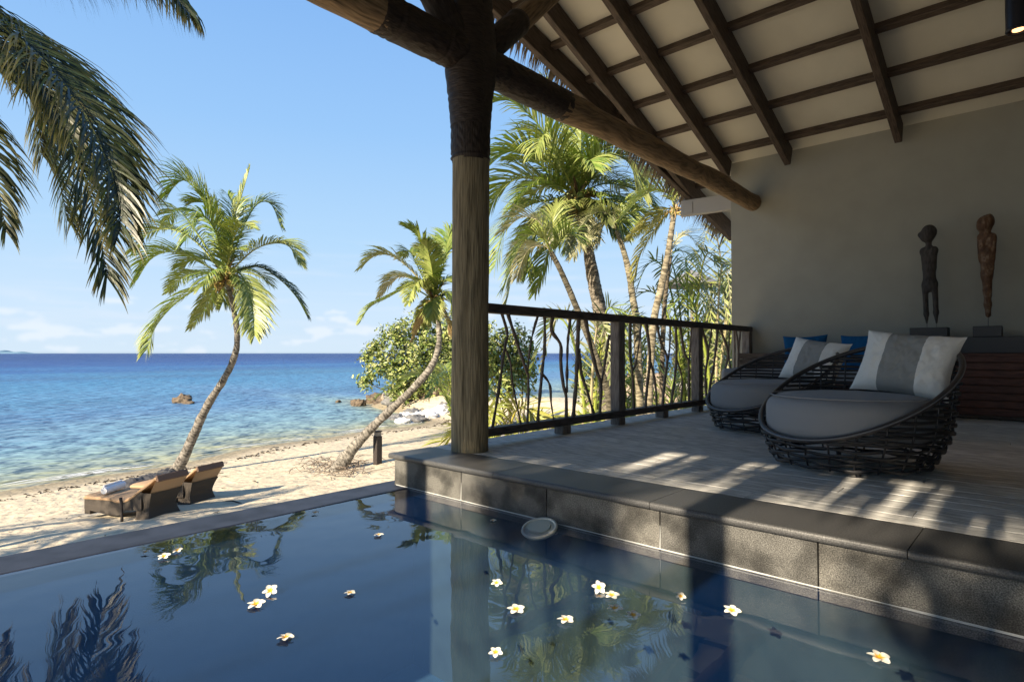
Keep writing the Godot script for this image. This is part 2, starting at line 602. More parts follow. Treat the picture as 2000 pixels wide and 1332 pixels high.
func build_sea() -> void:
	var mb := MB.new()
	var nz := FastNoiseLite.new()
	nz.seed = 5
	nz.frequency = 0.03
	nz.fractal_octaves = 4
	var rings := 190
	var seg := 260
	for i in rings:
		var r := 9.0 * pow(14000.0 / 9.0, pow(float(i) / (rings - 1), 1.15))
		for j in seg + 1:
			var a := lerpf(-2.1, 2.1, float(j) / seg)
			# the fan opens over the sea, from the beach out to the horizon
			var x := -cos(a) * r
			var u := sin(a) * r
			var d: float = shore(clampf(u, -60, 60)) - x
			var streak := nz.get_noise_2d(x * 0.6, u * 0.25) + 0.5 * nz.get_noise_2d(x * 3.0 + 300.0, u * 0.9)
			var dd := maxf(d, 0.0) * (1.0 + 0.55 * streak)
			var stops := [[0.0, Color(0.30, 0.28, 0.18)], [1.6, Color(0.25, 0.275, 0.20)], [4.0, Color(0.19, 0.28, 0.285)], [9.0, Color(0.135, 0.25, 0.325)], [20.0, Color(0.085, 0.185, 0.33)], [40.0, Color(0.062, 0.185, 0.33)], [75.0, Color(0.040, 0.165, 0.315)], [130.0, Color(0.016, 0.095, 0.27)], [230.0, Color(0.005, 0.040, 0.19)], [500.0, Color(0.0015, 0.022, 0.14)], [99999.0, Color(0.001, 0.018, 0.125)]]
			var col: Color = stops[0][1]
			for k in stops.size() - 1:
				if dd >= stops[k][0] and dd < stops[k + 1][0]:
					col = (stops[k][1] as Color).lerp(stops[k + 1][1], (dd - stops[k][0]) / (stops[k + 1][0] - stops[k][0]))
			if d > 14.0 and d < 160.0:
				var reef := smoothstep(0.12, 0.45, nz.get_noise_2d(x * 0.5 - 90.0, u * 0.16 + 44.0))
				col = col.lerp(Color(0.035, 0.10, 0.19), 0.55 * reef * (1.0 - smoothstep(90.0, 160.0, d)) * smoothstep(12.0, 22.0, d))
			mb.vert(Vector3(x, SEA_Y, -u), Vector3.UP, Vector2(x, u), col)
	for i in rings - 1:
		for j in seg:
			var a := i * (seg + 1) + j
			mb.quad(a, a + seg + 1, a + seg + 2, a + 1)
	tag(part("sea", mb, M["sea"]), "blue sea shading to turquoise over the shallows", "", "", "structure")
	# small foam lines where the ripples break on the sand
	var fm := MB.new()
	var rng := RandomNumberGenerator.new()
	rng.seed = 12
	for k in 46:
		var u0 := rng.randf_range(-12.0, 30.0)
		var off := rng.randf_range(0.3, 1.1) if k < 50 else rng.randf_range(1.5, 4.0)
		var n := rng.randi_range(5, 16)
		var prev := []
		for i in n:
			var uu := u0 + i * 0.22
			var xx := shore(uu) - off + 0.12 * sin(uu * 2.3 + k)
			var wd := 0.05 * sin(PI * i / (n - 1.0)) * rng.randf_range(0.4, 1.0) + 0.004
			var a := fm.vert(Vector3(xx - wd, SEA_Y + 0.012, -uu), Vector3.UP, Vector2.ZERO)
			var b := fm.vert(Vector3(xx + wd, SEA_Y + 0.012, -uu), Vector3.UP, Vector2.ZERO)
			if prev.size():
				fm.quad(prev[0], prev[1], b, a)
			prev = [a, b]
	tag(part("wave_foam", fm, M["foam"]), "thin white foam where small waves meet the sand", "", "", "stuff")
	# far island on the horizon
	var hl := MB.new()
	var c := at(8, 690, 6500.0)
	var side := cam_basis.x
	var away := Vector3(-cam_basis.z.x, 0, -cam_basis.z.z).normalized()
	hl.grid(40, 8, func(a, b): return Vector3(c.x, SEA_Y, c.z) + side * (a - 0.5) * 620.0 + away * (b - 0.5) * 300.0 + Vector3.UP * 36.0 * sin(PI * a) * sin(PI * b) * (0.75 + 0.25 * sin(a * 17.0) + 0.12 * sin(a * 41.0)), 1.0)
	tag(part("island_hill", hl, M["hill"]), "faint low island on the horizon", "", "", "structure")

const PX0 := -3.10
const PX1 := 4.3
const PU0 := -1.9
const PU1 := 2.43
const WATER_Y := -0.21

func build_pool() -> void:
	# basin
	var mb := MB.new()
	var fl := -1.35
	mb.slab([Vector3(PX0 - 0.2, fl, -PU0 + 0.2), Vector3(PX1 + 0.2, fl, -PU0 + 0.2), Vector3(PX1 + 0.2, fl, -PU1 - 0.2), Vector3(PX0 - 0.2, fl, -PU1 - 0.2)], Vector3.DOWN * 0.15)
	var basin := part("pool_basin", mb, M["basin"])
	tag(basin, "", "", "", "structure")
	var pw := MB.new()
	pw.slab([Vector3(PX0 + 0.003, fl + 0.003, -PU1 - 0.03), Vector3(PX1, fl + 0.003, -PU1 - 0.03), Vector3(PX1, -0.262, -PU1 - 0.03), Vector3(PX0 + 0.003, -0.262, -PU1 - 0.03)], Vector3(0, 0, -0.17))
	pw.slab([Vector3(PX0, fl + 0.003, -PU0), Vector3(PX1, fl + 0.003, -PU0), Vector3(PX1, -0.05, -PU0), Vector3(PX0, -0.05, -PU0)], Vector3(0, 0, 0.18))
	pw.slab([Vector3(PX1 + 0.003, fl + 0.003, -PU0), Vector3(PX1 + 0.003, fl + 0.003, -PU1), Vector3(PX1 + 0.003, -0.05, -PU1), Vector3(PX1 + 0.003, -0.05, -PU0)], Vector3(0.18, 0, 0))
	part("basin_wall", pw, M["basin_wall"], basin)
	# infinity edge: the outer wall whose top lies just at the water
	var ed := thing("infinity_edge", "dark wet stone overflow edge along the seaward side of the pool", "pool edge")
	var e := MB.new()
	e.beam(Vector3(PX0 - 0.14, -0.80, -PU0 + 0.3), Vector3(PX0 - 0.14, -0.80, -PU1 - 0.27), 0.28, 1.186, Vector3.UP, 0.012)
	part("edge_stone", e, M["wet_stone"], ed)
	# water
	var wt := MB.new()
	wt.face([Vector3(PX0 - 0.01, WATER_Y, -PU0), Vector3(PX1, WATER_Y, -PU0), Vector3(PX1, WATER_Y, -PU1 - 0.01), Vector3(PX0 - 0.01, WATER_Y, -PU1 - 0.01)], Vector3.UP,
		[Vector2(PX0, PU0), Vector2(PX1, PU0), Vector2(PX1, PU1), Vector2(PX0, PU1)])
	tag(part("pool_water", wt, M["pool_water"]), "calm pool water reflecting sky and palms", "", "", "structure")
	# pool wall of stone blocks under a coping of rounded slabs
	var wl := thing("pool_wall", "dark volcanic stone pool wall with rounded coping below the deck", "pool wall")
	var core := MB.new()
	core.slab([Vector3(-3.24, -0.05, -PU1 - 0.035), Vector3(PX1 + 0.2, -0.05, -PU1 - 0.035), Vector3(PX1 + 0.2, -0.05, -2.76), Vector3(-3.24, -0.05, -2.76)], Vector3.DOWN * 1.2)
	part("wall_core", core, M["grout"], wl)
	var x := -3.26
	var i := 0
	var rng := RandomNumberGenerator.new()
	rng.seed = 4
	while x < PX1:
		var s := MB.new()
		var w := 0.652
		s.box(Vector3(x + w / 2, -0.143, -PU1 - 0.02), Vector3(w - 0.005, 0.218, 0.04 + rng.randf_range(0, 0.002)), 0.002)
		part("stone_block", s, M["stone_%d" % rng.randi_range(0, 2)], wl)
		var cp := MB.new()
		var cw := 0.978
		if i % 3 != 2:
			var cx := -3.30 + (i - i / 3) * cw
			var q := []
			# section of a slab with a half round nose
			for a in 9:
				var th := PI * a / 8.0 - PI / 2.0
				q.append(Vector2(2.405 - 0.012 * cos(th) + 0.012, -0.0165 + 0.0165 * sin(th)))
			q.append(Vector2(2.775, 0.0))
			q.append(Vector2(2.775, -0.033))
			var xa := cx + 0.0015
			var xb := cx + cw - 0.0015
			if xa < PX1:
				for j in q.size():
					var p: Vector2 = q[j]
					var r: Vector2 = q[(j + 1) % q.size()]
					var nn := Vector3(0, -(r - p).x, -(r - p).y).normalized()
					if nn.dot(Vector3(0, (p.y + r.y) / 2 + 0.0165, -((p.x + r.x) / 2 - 2.6))) < 0:
						nn = -nn
					cp.face([Vector3(xa, p.y, -p.x), Vector3(xb, p.y, -p.x), Vector3(xb, r.y, -r.x), Vector3(xa, r.y, -r.x)], nn, [Vector2.ZERO, Vector2(1, 0), Vector2(1, 1), Vector2(0, 1)])
				for ends in [[xa, -1.0], [xb, 1.0]]:
					var ps := []
					var uvs := []
					for p in q:
						ps.append(Vector3(ends[0], p.y, -p.x))
						uvs.append(p)
					cp.face(ps, Vector3(ends[1], 0, 0), uvs)
				part("coping_slab", cp, M["coping_%d" % rng.randi_range(0, 2)], wl)
		x += w
		i += 1
	var end := MB.new()
	end.slab([Vector3(-3.262, -0.05, -2.45), Vector3(-3.262, -0.05, -2.77), Vector3(-3.262, -0.6, -2.77), Vector3(-3.262, -0.6, -2.45)], Vector3(0.03, 0, 0))
	part("stone_block", end, M["stone_0"], wl)
	# the pale lime line left at the water's edge
	var ln := MB.new()
	var lx := -3.24
	while lx < PX1:
		ln.beam(Vector3(lx, -0.2045, -2.428), Vector3(lx + 0.2195, -0.2045 , -2.428), 0.005, 0.003 + 0.005 * rng.randf(), Vector3.UP, 0.001)
		lx += 0.2195
	part("lime_line", ln, M["scale_line"], wl)
	for joint in [-2.608, -1.304, 0.0]:
		var dr := MB.new()
		dr.tube([Vector3(joint, -0.205, -2.429), Vector3(joint + 0.001, -0.15, -2.4295), Vector3(joint, -0.1, -2.43)], [0.003, 0.002, 0.0008], 5)
		part("lime_streak", dr, M["scale_line"], wl)
	# submerged fittings
	var p1 := on_water(1054, 1033)
	var lg := thing("skimmer_lid", "round pale lid at the water line by the stone pool wall", "skimmer lid", p1)
	lg.rotation = Vector3(0.30, 0.1, 0.0)
	var disc := MB.new()
	disc.tube([Vector3(0, -0.012, 0), Vector3(0, 0.006, 0)], [0.083, 0.083], 28)
	disc.tube([Vector3(0, 0.006, 0), Vector3(0, 0.013, 0)], [0.06, 0.055], 28)
	part("lid", disc, M["light_lens"], lg)
	var ring := MB.new()
	var rp := []
	var rr := []
	for a in 33:
		rp.append(Vector3(cos(TAU * a / 32) * 0.085, 0.004, sin(TAU * a / 32) * 0.085))
		rr.append(0.009)
	ring.tube(rp, rr, 6, false)
	part("rim", ring, M["light_rim"], lg)
	var lamp := thing("pool_inlet", "small round pale inlet fitting under the water near the wall", "pool inlet", Vector3(-0.47, -0.62, -2.37))
	var l2 := MB.new()
	l2.tube([Vector3(0, 0, -0.06), Vector3(0, 0, 0.02)], [0.075, 0.065], 24)
	part("lens", l2, M["light_lens"], lamp)
	var bar := thing("grab_bar", "dark metal bar lying under the pool water", "bar")
	var b2 := MB.new()
	b2.tube([Vector3(-0.72, -0.74, -1.66), Vector3(-0.1, -0.74, -1.70), Vector3(0.5, -0.74, -1.74)], [0.022, 0.020, 0.018], 10)
	part("tube", b2, M["steel"], bar)
	var br := MB.new()
	br.tube([Vector3(-0.79, -0.74, -1.66), Vector3(-0.715, -0.74, -1.66)], [0.03, 0.034], 10)
	part("end_cap", br, M["steel"], bar)

func on_water(px: float, py: float) -> Vector3:
	var p := at(px, py, 1.0)
	var d := p - EYE
	return EYE + d * ((WATER_Y - EYE.y) / d.y)

func build_deck() -> void:
	var dk := MB.new()
	dk.slab([Vector3(-3.27, -0.04, -2.78), Vector3(4.6, -0.04, -2.78), Vector3(4.6, -0.04, -8.3), Vector3(-3.27, -0.04, -8.3)], Vector3.DOWN * 0.2)
	var deck := part("deck", dk, M["rafter"])
	tag(deck, "weathered grey timber deck of the veranda", "", "", "structure")
	var rng := RandomNumberGenerator.new()
	rng.seed = 8
	var u := 2.782
	while u < 8.18:
		var w := 0.138
		var cuts := [-3.30, rng.randf_range(-2.2, 0.5), rng.randf_range(1.2, 3.0), 4.55]
		for k in 3:
			var mb := MB.new()
			var y := -0.014 + rng.randf_range(-0.0012, 0.0012)
			mb.beam(Vector3(cuts[k] + 0.001, y, -u - w / 2), Vector3(cuts[k + 1] - 0.001, y, -u - w / 2), w - 0.005, 0.026, Vector3.UP, 0.003, Vector2(rng.randf() * 40.0, rng.randf() * 40.0))
			part("plank", mb, M["deck_%d" % rng.randi_range(0, 4)], deck)
		u += w
	# terrace behind the pool, where the photographer stands
	var tr := MB.new()
	tr.slab([Vector3(-3.4, -0.01, -PU0 + 6.0), Vector3(4.6, -0.01, -PU0 + 6.0), Vector3(4.6, -0.01, -PU0 + 0.003), Vector3(-3.4, -0.01, -PU0 + 0.003)], Vector3.DOWN * 0.3)
	tag(part("terrace", tr, M["coping_1"]), "", "", "", "structure")

# ---------------------------------------------------------------- roof
const RIDGE_U := 2.9
const WALL_U := 8.2
const PITCH_T := 0.372
const WALL_H := 3.33

func roof_y(u: float) -> float:
	return WALL_H + (WALL_U - (u if u > RIDGE_U else 2 * RIDGE_U - u)) * PITCH_T

func verge_x(u: float) -> float:
	var uu := u if u > RIDGE_U else 2 * RIDGE_U - u
	return -4.38 + (uu - 5.16) * 0.12 - 0.05

func roof_pt(x: float, u: float, off := 0.0) -> Vector3:
	var s := 1.0 if u >= RIDGE_U else -1.0
	var nn := Vector3(0, 1, -s * PITCH_T).normalized()
	return Vector3(x, roof_y(u), -u) + nn * off

const ROOF_X1 := 4.75

func build_roof() -> void:
	var rf := thing("veranda_roof", "thatched veranda roof with dark rafters and battens under cream ceiling boards", "roof")
	var rng := RandomNumberGenerator.new()
	rng.seed = 3
	var rx := [-3.95, -3.28, -2.48, -1.26, -0.02, 1.22, 2.46, 3.7]
	var bu := []
	var q := 3.09
	while q < 9.6:
		bu.append(q)
		q += 0.6
	# ceiling boards between the rafters and battens
	var xs := [-99.0] + rx + [ROOF_X1]
	var us := [RIDGE_U] + bu + [9.7]
	for i in xs.size() - 1:
		for j in us.size() - 1:
			var xa0: float = maxf(xs[i], verge_x(us[j]) + 0.02)
			var xa1: float = maxf(xs[i], verge_x(us[j + 1]) + 0.02)
			if xa0 >= xs[i + 1] or xa1 >= xs[i + 1]:
				continue
			var mb := MB.new()
			var up := Vector3(0, 1, -PITCH_T).normalized() * 0.02
			mb.slab([roof_pt(xa0, us[j] + 0.0005), roof_pt(xs[i + 1] - 0.001, us[j] + 0.0005), roof_pt(xs[i + 1] - 0.001, us[j + 1] - 0.0005), roof_pt(xa1, us[j + 1] - 0.0005)], up)
			part("ceiling_panel", mb, M["ceiling_%d" % rng.randi_range(0, 2)], rf)
	var fr := MB.new()
	fr.slab([roof_pt(verge_x(RIDGE_U - 0.01), RIDGE_U - 0.001), roof_pt(ROOF_X1, RIDGE_U - 0.001), roof_pt(ROOF_X1, -2.5), roof_pt(verge_x(-2.5), -2.5)], Vector3(0, 1, PITCH_T).normalized() * 0.02)
	part("ceiling_panel", fr, M["ceiling_0"], rf)
	# thatch above
	for s in [[RIDGE_U + 0.001, 9.75], [RIDGE_U - 0.001, -2.6]]:
		var mb := MB.new()
		mb.slab([roof_pt(verge_x(s[0]) - 0.08, s[0], 0.03), roof_pt(ROOF_X1, s[0], 0.03), roof_pt(ROOF_X1, s[1], 0.03), roof_pt(verge_x(s[1]) - 0.08, s[1], 0.03)], Vector3(0, 0.30, 0))
		part("thatch", mb, M["thatch_bulk"], rf)
	# rafters, both slopes
	for x in rx:
		var end := 8.16 if x > -3.5 else 8.75
		var mb := MB.new()
		var down := Vector3(0, 1, -PITCH_T).normalized()
		mb.beam(roof_pt(x, RIDGE_U + 0.04, -0.128), roof_pt(x, end, -0.128), 0.075, 0.25, down, 0.006, Vector2(x * 7.0, x))
		part("rafter", mb, M["rafter"], rf)
		var mf := MB.new()
		mf.beam(roof_pt(x, RIDGE_U - 0.04, -0.128), roof_pt(x, -2.45, -0.128), 0.075, 0.25, Vector3(0, 1, PITCH_T).normalized(), 0.006, Vector2(x * 5.0, x))
		part("rafter", mf, M["rafter"], rf)
	for u in bu:
		var mb := MB.new()
		mb.beam(roof_pt(verge_x(u) + 0.08, u, -0.036), roof_pt(ROOF_X1, u, -0.043), 0.075, 0.08, Vector3(0, 1, -PITCH_T).normalized(), 0.005, Vector2(u * 3.0, u))
		part("batten", mb, M["rafter"], rf)
	for k in 8:
		var u := 2.6 - k * 0.65
		var mb := MB.new()
		mb.beam(roof_pt(verge_x(u) + 0.08, u, -0.036), roof_pt(ROOF_X1, u, -0.043), 0.075, 0.08, Vector3(0, 1, PITCH_T).normalized(), 0.005, Vector2(u * 3.0, u))
		part("batten", mb, M["rafter"], rf)
	# verge rafters and the outer board
	for s in [[RIDGE_U, 9.7, -1.0], [RIDGE_U, -2.5, 1.0]]:
		var mb := MB.new()
		mb.beam(roof_pt(verge_x(s[0]) + 0.05, s[0] + 0.03 * -s[2], -0.14), roof_pt(verge_x(s[1]) + 0.05, s[1], -0.14), 0.085, 0.27, Vector3(0, 1, s[2] * PITCH_T).normalized(), 0.006, Vector2(3, 1))
		part("verge_rafter", mb, M["rafter"], rf)
	# thatch hanging over the verge and the eaves: thousands of dry leaf strips, one mass
	var st := MB.new()
	st.flat = true
	var nn := 8200
	var fringe_nz := FastNoiseLite.new()
	fringe_nz.seed = 6
	fringe_nz.frequency = 1.0
	for i in nn:
		var u := 0.0
		var p := Vector3.ZERO
		var dir := Vector3.ZERO
		var len_ := rng.randf_range(0.16, 0.44)
		if i < 3600:
			u = rng.randf_range(-2.5, 9.75)
			p = roof_pt(verge_x(u) - rng.randf_range(-0.02, 0.10), u, rng.randf_range(0.0, 0.26))
			dir = Vector3(-0.75 + rng.randf_range(-0.2, 0.3), -0.8, -(0.22 if u > RIDGE_U else -0.22) + rng.randf_range(-0.22, 0.22))
		elif i < 4500:
			u = 9.75
			p = roof_pt(rng.randf_range(verge_x(u), ROOF_X1), u - rng.randf_range(0.0, 0.1), rng.randf_range(0.0, 0.26))
			dir = Vector3(rng.randf_range(-0.25, 0.25), -0.85, -0.6 + rng.randf_range(-0.2, 0.3))
		else:
			# long ragged bundles over the front eave; the sun comes in between them
			u = -2.56
			var xx := rng.randf_range(verge_x(u), 2.2)
			var cl := fringe_nz.get_noise_1d(xx * 13.0) + 0.7 * fringe_nz.get_noise_1d(xx * 37.0)
			var gap := smoothstep(-1.85, -1.65, xx) * (1.0 - smoothstep(-1.1, -1.0, xx)) + smoothstep(-0.9, -0.8, xx) * (1.0 - smoothstep(-0.35, -0.1, xx))
			if cl > -0.18 and gap > 0.3 and rng.randf() < 0.93:
				continue
			p = roof_pt(xx, u + rng.randf_range(-0.05, 0.1), rng.randf_range(0.0, 0.15))
			var low := lerpf(2.68, 2.72, gap) + rng.randf_range(-0.02, 0.12) - 0.03 * cl
			len_ = (p.y - low) / 1.15
			dir = Vector3(0.22 * fringe_nz.get_noise_1d(xx * 5.0 + 40.0) + rng.randf_range(-0.12, 0.12), -1.0, rng.randf_range(-0.02, 0.12))
		dir = dir.normalized()
		var w := rng.randf_range(0.006, 0.016)
		var sd := dir.cross(Vector3(rng.randf_range(-1, 1), rng.randf_range(-0.3, 0.3), rng.randf_range(-1, 1))).normalized() * w
		var col: Color = [Color(1.0, 0.95, 0.85), Color(1.6, 1.5, 1.35), Color(0.6, 0.55, 0.5), Color(2.1, 2.0, 1.85)][rng.randi_range(0, 3)]
		var m := p + dir * len_ * 0.55
		var e := p + dir * len_ + Vector3.DOWN * len_ * 0.22
		var a := st.vert(p - sd, Vector3.UP, Vector2.ZERO, col)
		var b := st.vert(p + sd, Vector3.UP, Vector2.ZERO, col)
		var c := st.vert(m + sd, Vector3.UP, Vector2.ZERO, col)
		var d := st.vert(m - sd, Vector3.UP, Vector2.ZERO, col)
		var f := st.vert(e, Vector3.UP, Vector2.ZERO, col)
		st.quad(a, b, c, d)
		st.tri(d, c, f)
	tag(part("thatch_fringe", st, M["thatch"], rf), "", "", "", "stuff")
	# ridge log
	var rl := thing("ridge_log", "long round ridge log high under the roof", "log")
	var mb2 := MB.new()
	mb2.tube([Vector3(-4.3, roof_y(RIDGE_U) - 0.42, -RIDGE_U), Vector3(ROOF_X1 - 0.05, roof_y(RIDGE_U) - 0.42, -RIDGE_U)], [0.12, 0.12], 16)
	part("log", mb2, M["log"], rl)

func build_house() -> void:
	var hw := thing("house_wall", "tall grey olive rendered wall at the end of the deck", "wall")
	var mb := MB.new()
	var t0 := WALL_H + 0.02
	var t1 := WALL_H - 0.25 * PITCH_T + 0.02
	for part_ in [[-3.28, 4.6]]:
		var xa: float = part_[0]
		var xb: float = part_[1]
		var f := [Vector3(xa, -0.6, -8.2), Vector3(xb, -0.6, -8.2), Vector3(xb, t0, -8.2), Vector3(xa, t0, -8.2)]
		var b := [Vector3(xa, -0.6, -8.45), Vector3(xb, -0.6, -8.45), Vector3(xb, t1, -8.45), Vector3(xa, t1, -8.45)]
		mb.face(f, Vector3(0, 0, 1), [Vector2.ZERO, Vector2.RIGHT, Vector2.ONE, Vector2.DOWN])
		mb.face(b, Vector3(0, 0, -1), [Vector2.ZERO, Vector2.RIGHT, Vector2.ONE, Vector2.DOWN])
		mb.face([f[0], b[0], b[3], f[3]], Vector3(-1, 0, 0), [Vector2.ZERO, Vector2.RIGHT, Vector2.ONE, Vector2.DOWN])
		mb.face([f[1], b[1], b[2], f[2]], Vector3(1, 0, 0), [Vector2.ZERO, Vector2.RIGHT, Vector2.ONE, Vector2.DOWN])
		mb.face([f[3], b[3], b[2], f[2]], Vector3(0, 1, 0), [Vector2.ZERO, Vector2.RIGHT, Vector2.ONE, Vector2.DOWN])
	part("render_coat", mb, M["wall"], hw)
	var sw := MB.new()
	sw.slab([Vector3(4.6, -0.6, 2.2), Vector3(4.6, -0.6, -8.45), Vector3(4.6, 5.2, -RIDGE_U), Vector3(4.6, 3.3, 2.2)], Vector3(0.22, 0, 0))
	sw.slab([Vector3(4.6, -0.6, -8.45), Vector3(4.6, 3.2, -8.45), Vector3(4.6, 5.25, -RIDGE_U), Vector3(4.6, -0.6, -RIDGE_U)], Vector3(0.219, 0, 0))
	var side := thing("side_wall", "grey rendered side wall closing the veranda on the right", "wall")
	part("render_coat", sw, M["wall"], side)
	var bm := thing("eave_beam", "short pale grey beam sticking out from the wall corner under the eave", "beam")
	var e := MB.new()
	e.beam(Vector3(-3.26, 2.81, -8.28), Vector3(-4.05, 2.83, -8.28), 0.09, 0.23, Vector3.UP, 0.006)
	part("beam", e, M["painted_beam"], bm)
	var pl := MB.new()
	pl.beam(Vector3(-4.04, 2.82, -8.277), Vector3(-3.86, 2.82, -8.277), 0.104, 0.16, Vector3.UP, 0.004)
	part("bracket_plate", pl, M["painted_beam"], bm)

# ---------------------------------------------------------------- log frame
func carve(a: float, y: float) -> float:
	# bands of chevrons, rings and spirals cut into the log
	var band := fposmod(y, 0.62)
	var k := int(floor(y / 0.62))
	if band < 0.035:
		return 0.0045
	if band < 0.06:
		return -0.003
	if band < 0.26:
		var z := absf(fposmod(a * 7.0 / TAU, 1.0) - 0.5) * 2.0
		return 0.0035 * smoothstep(0.35, 0.6, absf(fposmod(band * 14.0 + z + k * 0.3, 1.0) - 0.5) * 2.0)
	if band < 0.285:
		return -0.005
	var cells := fposmod(a * 5.0 / TAU + 0.5 * (k % 2), 1.0) - 0.5
	var yy := (band - 0.45) / 0.33
	var r := sqrt(cells * cells + yy * yy) * 9.0 + atan2(yy, cells) * 0.8
	return 0.0038 * smoothstep(-0.2, 0.5, sin(r * 1.9))

func carved_tube(mb: MB, a: Vector3, b: Vector3, r0: float, r1: float, seg := 72, step := 0.012) -> void:
	var tt := (b - a).normalized()
	var s := tt.cross(Vector3.UP if absf(tt.y) < 0.9 else Vector3.RIGHT).normalized()
	var u := s.cross(tt).normalized()
	var len_ := a.distance_to(b)
	var n := int(len_ / step)
	mb.grid(seg, n, func(p, q):
		var an: float = p * TAU
		var y: float = q * len_
		var r := lerpf(r0, r1, q) + carve(an, y) - (0.012 if q > 0.995 or q < 0.005 else 0.0)
		return a + tt * y + (s * cos(an) + u * sin(an)) * r
	, -1.0, Vector2(0.8, len_), true)

func build_frame() -> void:
	var nz := FastNoiseLite.new()
	nz.seed = 2
	nz.frequency = 1.6
	var px := -2.98
	var pu := 2.86
	var post := thing("veranda_post", "stout round log post, weathered below and carved dark above", "post", Vector3(px, 0, -pu))
	var lo := MB.new()
	lo.grid(48, 90, func(p, q):
		var an: float = p * TAU
		var y: float = q * 2.03
		var r := 0.128 + 0.006 * nz.get_noise_3d(cos(an) * 0.5, y * 0.6, sin(an) * 0.5) + 0.004 * cos(an * 3.0 + y)
		# drying cracks
		for cr in [[0.9, 0.2, 1.5], [2.6, 0.6, 1.9], [4.0, 0.0, 1.1], [5.3, 0.7, 1.7]]:
			var da: float = absf(wrapf(an - cr[0] - 0.12 * sin(y * 3.0), -PI, PI))
			if y > cr[1] and y < cr[2]:
				r -= 0.012 * (1.0 - smoothstep(0.0, 0.14, da))
		return Vector3(cos(an) * r, y, sin(an) * r)
	, -1.0, Vector2(0.8, 2.03), true)
	# grain runs up the log: swap the map so that its length lies along the axis
	for i in lo.t.size():
		lo.t[i] = Vector2(lo.t[i].y, lo.t[i].x)
	part("log_shaft", lo, M["post_log"], post)
	var hi := MB.new()
	carved_tube(hi, Vector3(0, 2.0, 0), Vector3(0, 5.0, 0), 0.136, 0.132)
	for i in hi.t.size():
		hi.t[i] = Vector2(hi.t[i].y, hi.t[i].x)
	part("carved_shaft", hi, M["carved"], post)
	var kn := MB.new()
	# the swollen carved knot where the beams meet
	kn.grid(48, 40, func(p, q):
		var an: float = p * TAU
		var y := lerpf(-0.46, 0.5, q)
		var r: float = 0.137 + 0.062 * pow(maxf(cos(y * 2.6 - 0.15), 0.0), 2.0) * pow(absf(sin(an)), 1.5) + carve(an, y + 3.0) * 0.9
		return Vector3(cos(an) * r, 2.70 + y, sin(an) * r)
	, -1.0, Vector2(0.8, 1.0), true)
	part("carved_knot", kn, M["carved"], post)
	# the long tie beam through the post
	var tie := thing("tie_beam", "long round log beam running from beside the pool to the wall", "beam")
	var by := 2.735
	var pts := []
	var rs := []
	for i in 40:
		var f := i / 39.0
		var u := lerpf(3.86, 8.22, f)
		pts.append(Vector3(px - 0.01 * sin(f * 6.0), by + 0.025 * sin(f * 3.5), -u))
		rs.append(0.119 - 0.008 * f + 0.004 * sin(f * 19.0))
	var l1 := MB.new()
	l1.tube(pts, rs, 24, true, Color.WHITE, [], 0.018, nz)
	part("log_shaft", l1, M["log"], tie)
	pts = []
	rs = []
	for i in 24:
		var f := i / 23.0
		pts.append(Vector3(px + 0.01 * sin(f * 5.0), by, -lerpf(2.12, -2.4, f)))
		rs.append(0.118 + 0.003 * sin(f * 14.0))
	var l2 := MB.new()
	l2.tube(pts, rs, 24, true, Color.WHITE, [], 0.018, nz)
	part("log_shaft", l2, M["log"], tie)
	var c1 := MB.new()
	carved_tube(c1, Vector3(px, by, -2.9), Vector3(px, by, -3.94), 0.124, 0.124)
	carved_tube(c1, Vector3(px, by, -2.85), Vector3(px, by, -2.06), 0.124, 0.124)
	for i in c1.t.size():
		c1.t[i] = Vector2(c1.t[i].y, c1.t[i].x)
	part("carved_shaft", c1, M["carved"], tie)
	# braces to the roof
	var lab := ["carved round brace rising from the post towards the ridge over the deck", "carved round brace rising from the post over the pool"]
	for k in 2:
		var s := 1.0 if k == 0 else -1.0
		var bt := thing("roof_brace", lab[k], "brace", Vector3.ZERO, 0.0, "braces of the log post")
		var d := Vector3(0, 1, -s).normalized()
		var p0 := Vector3(px, 2.70, -pu)
		var cb := MB.new()
		carved_tube(cb, p0 + d * 0.05, p0 + d * 0.74, 0.098, 0.096, 56)
		for i in cb.t.size():
			cb.t[i] = Vector2(cb.t[i].y, cb.t[i].x)
		part("carved_shaft", cb, M["carved"], bt)
		var pb := MB.new()
		pb.tube([p0 + d * 0.72, p0 + d * 1.2, p0 + d * 1.7, p0 + d * 2.35], [0.088, 0.086, 0.085, 0.084], 20, true, Color.WHITE, [], 0.012, nz)
		part("log_shaft", pb, M["log"], bt)
	# posts of the front of the roof behind the photographer, whose shadows fall across the pool wall
	var shx := [[-2.92, 0.11], [-0.98, 0.095]]
	var lab2 := ["round log post of the front eave at the seaward corner", "round log post of the front eave in the middle of the terrace"]
	for k in 2:
		var fp := thing("eave_post", lab2[k], "post", Vector3(shx[k][0], 0, 2.2), 0.0, "front eave posts")
		var m := MB.new()
		m.tube([Vector3(0, -0.05, 0), Vector3(0.02, 1.5, 0), Vector3(0, roof_y(-2.2) - 0.04, 0)], [shx[k][1], shx[k][1], shx[k][1] * 0.96], 20)
		part("log_shaft", m, M["post_log"], fp)

# ---------------------------------------------------------------- plants
func spline(ps: Array, n: int) -> Array:
	var out := []
	var k := ps.size()
	for i in n:
		var f := float(i) / (n - 1) * (k - 1)
		var j := mini(int(f), k - 2)
		var q: float = f - j
		var p0: Vector3 = ps[maxi(j - 1, 0)]
		var p1: Vector3 = ps[j]
		var p2: Vector3 = ps[j + 1]
		var p3: Vector3 = ps[mini(j + 2, k - 1)]
		out.append(p1.cubic_interpolate(p2, p0, p3, q))
	return out

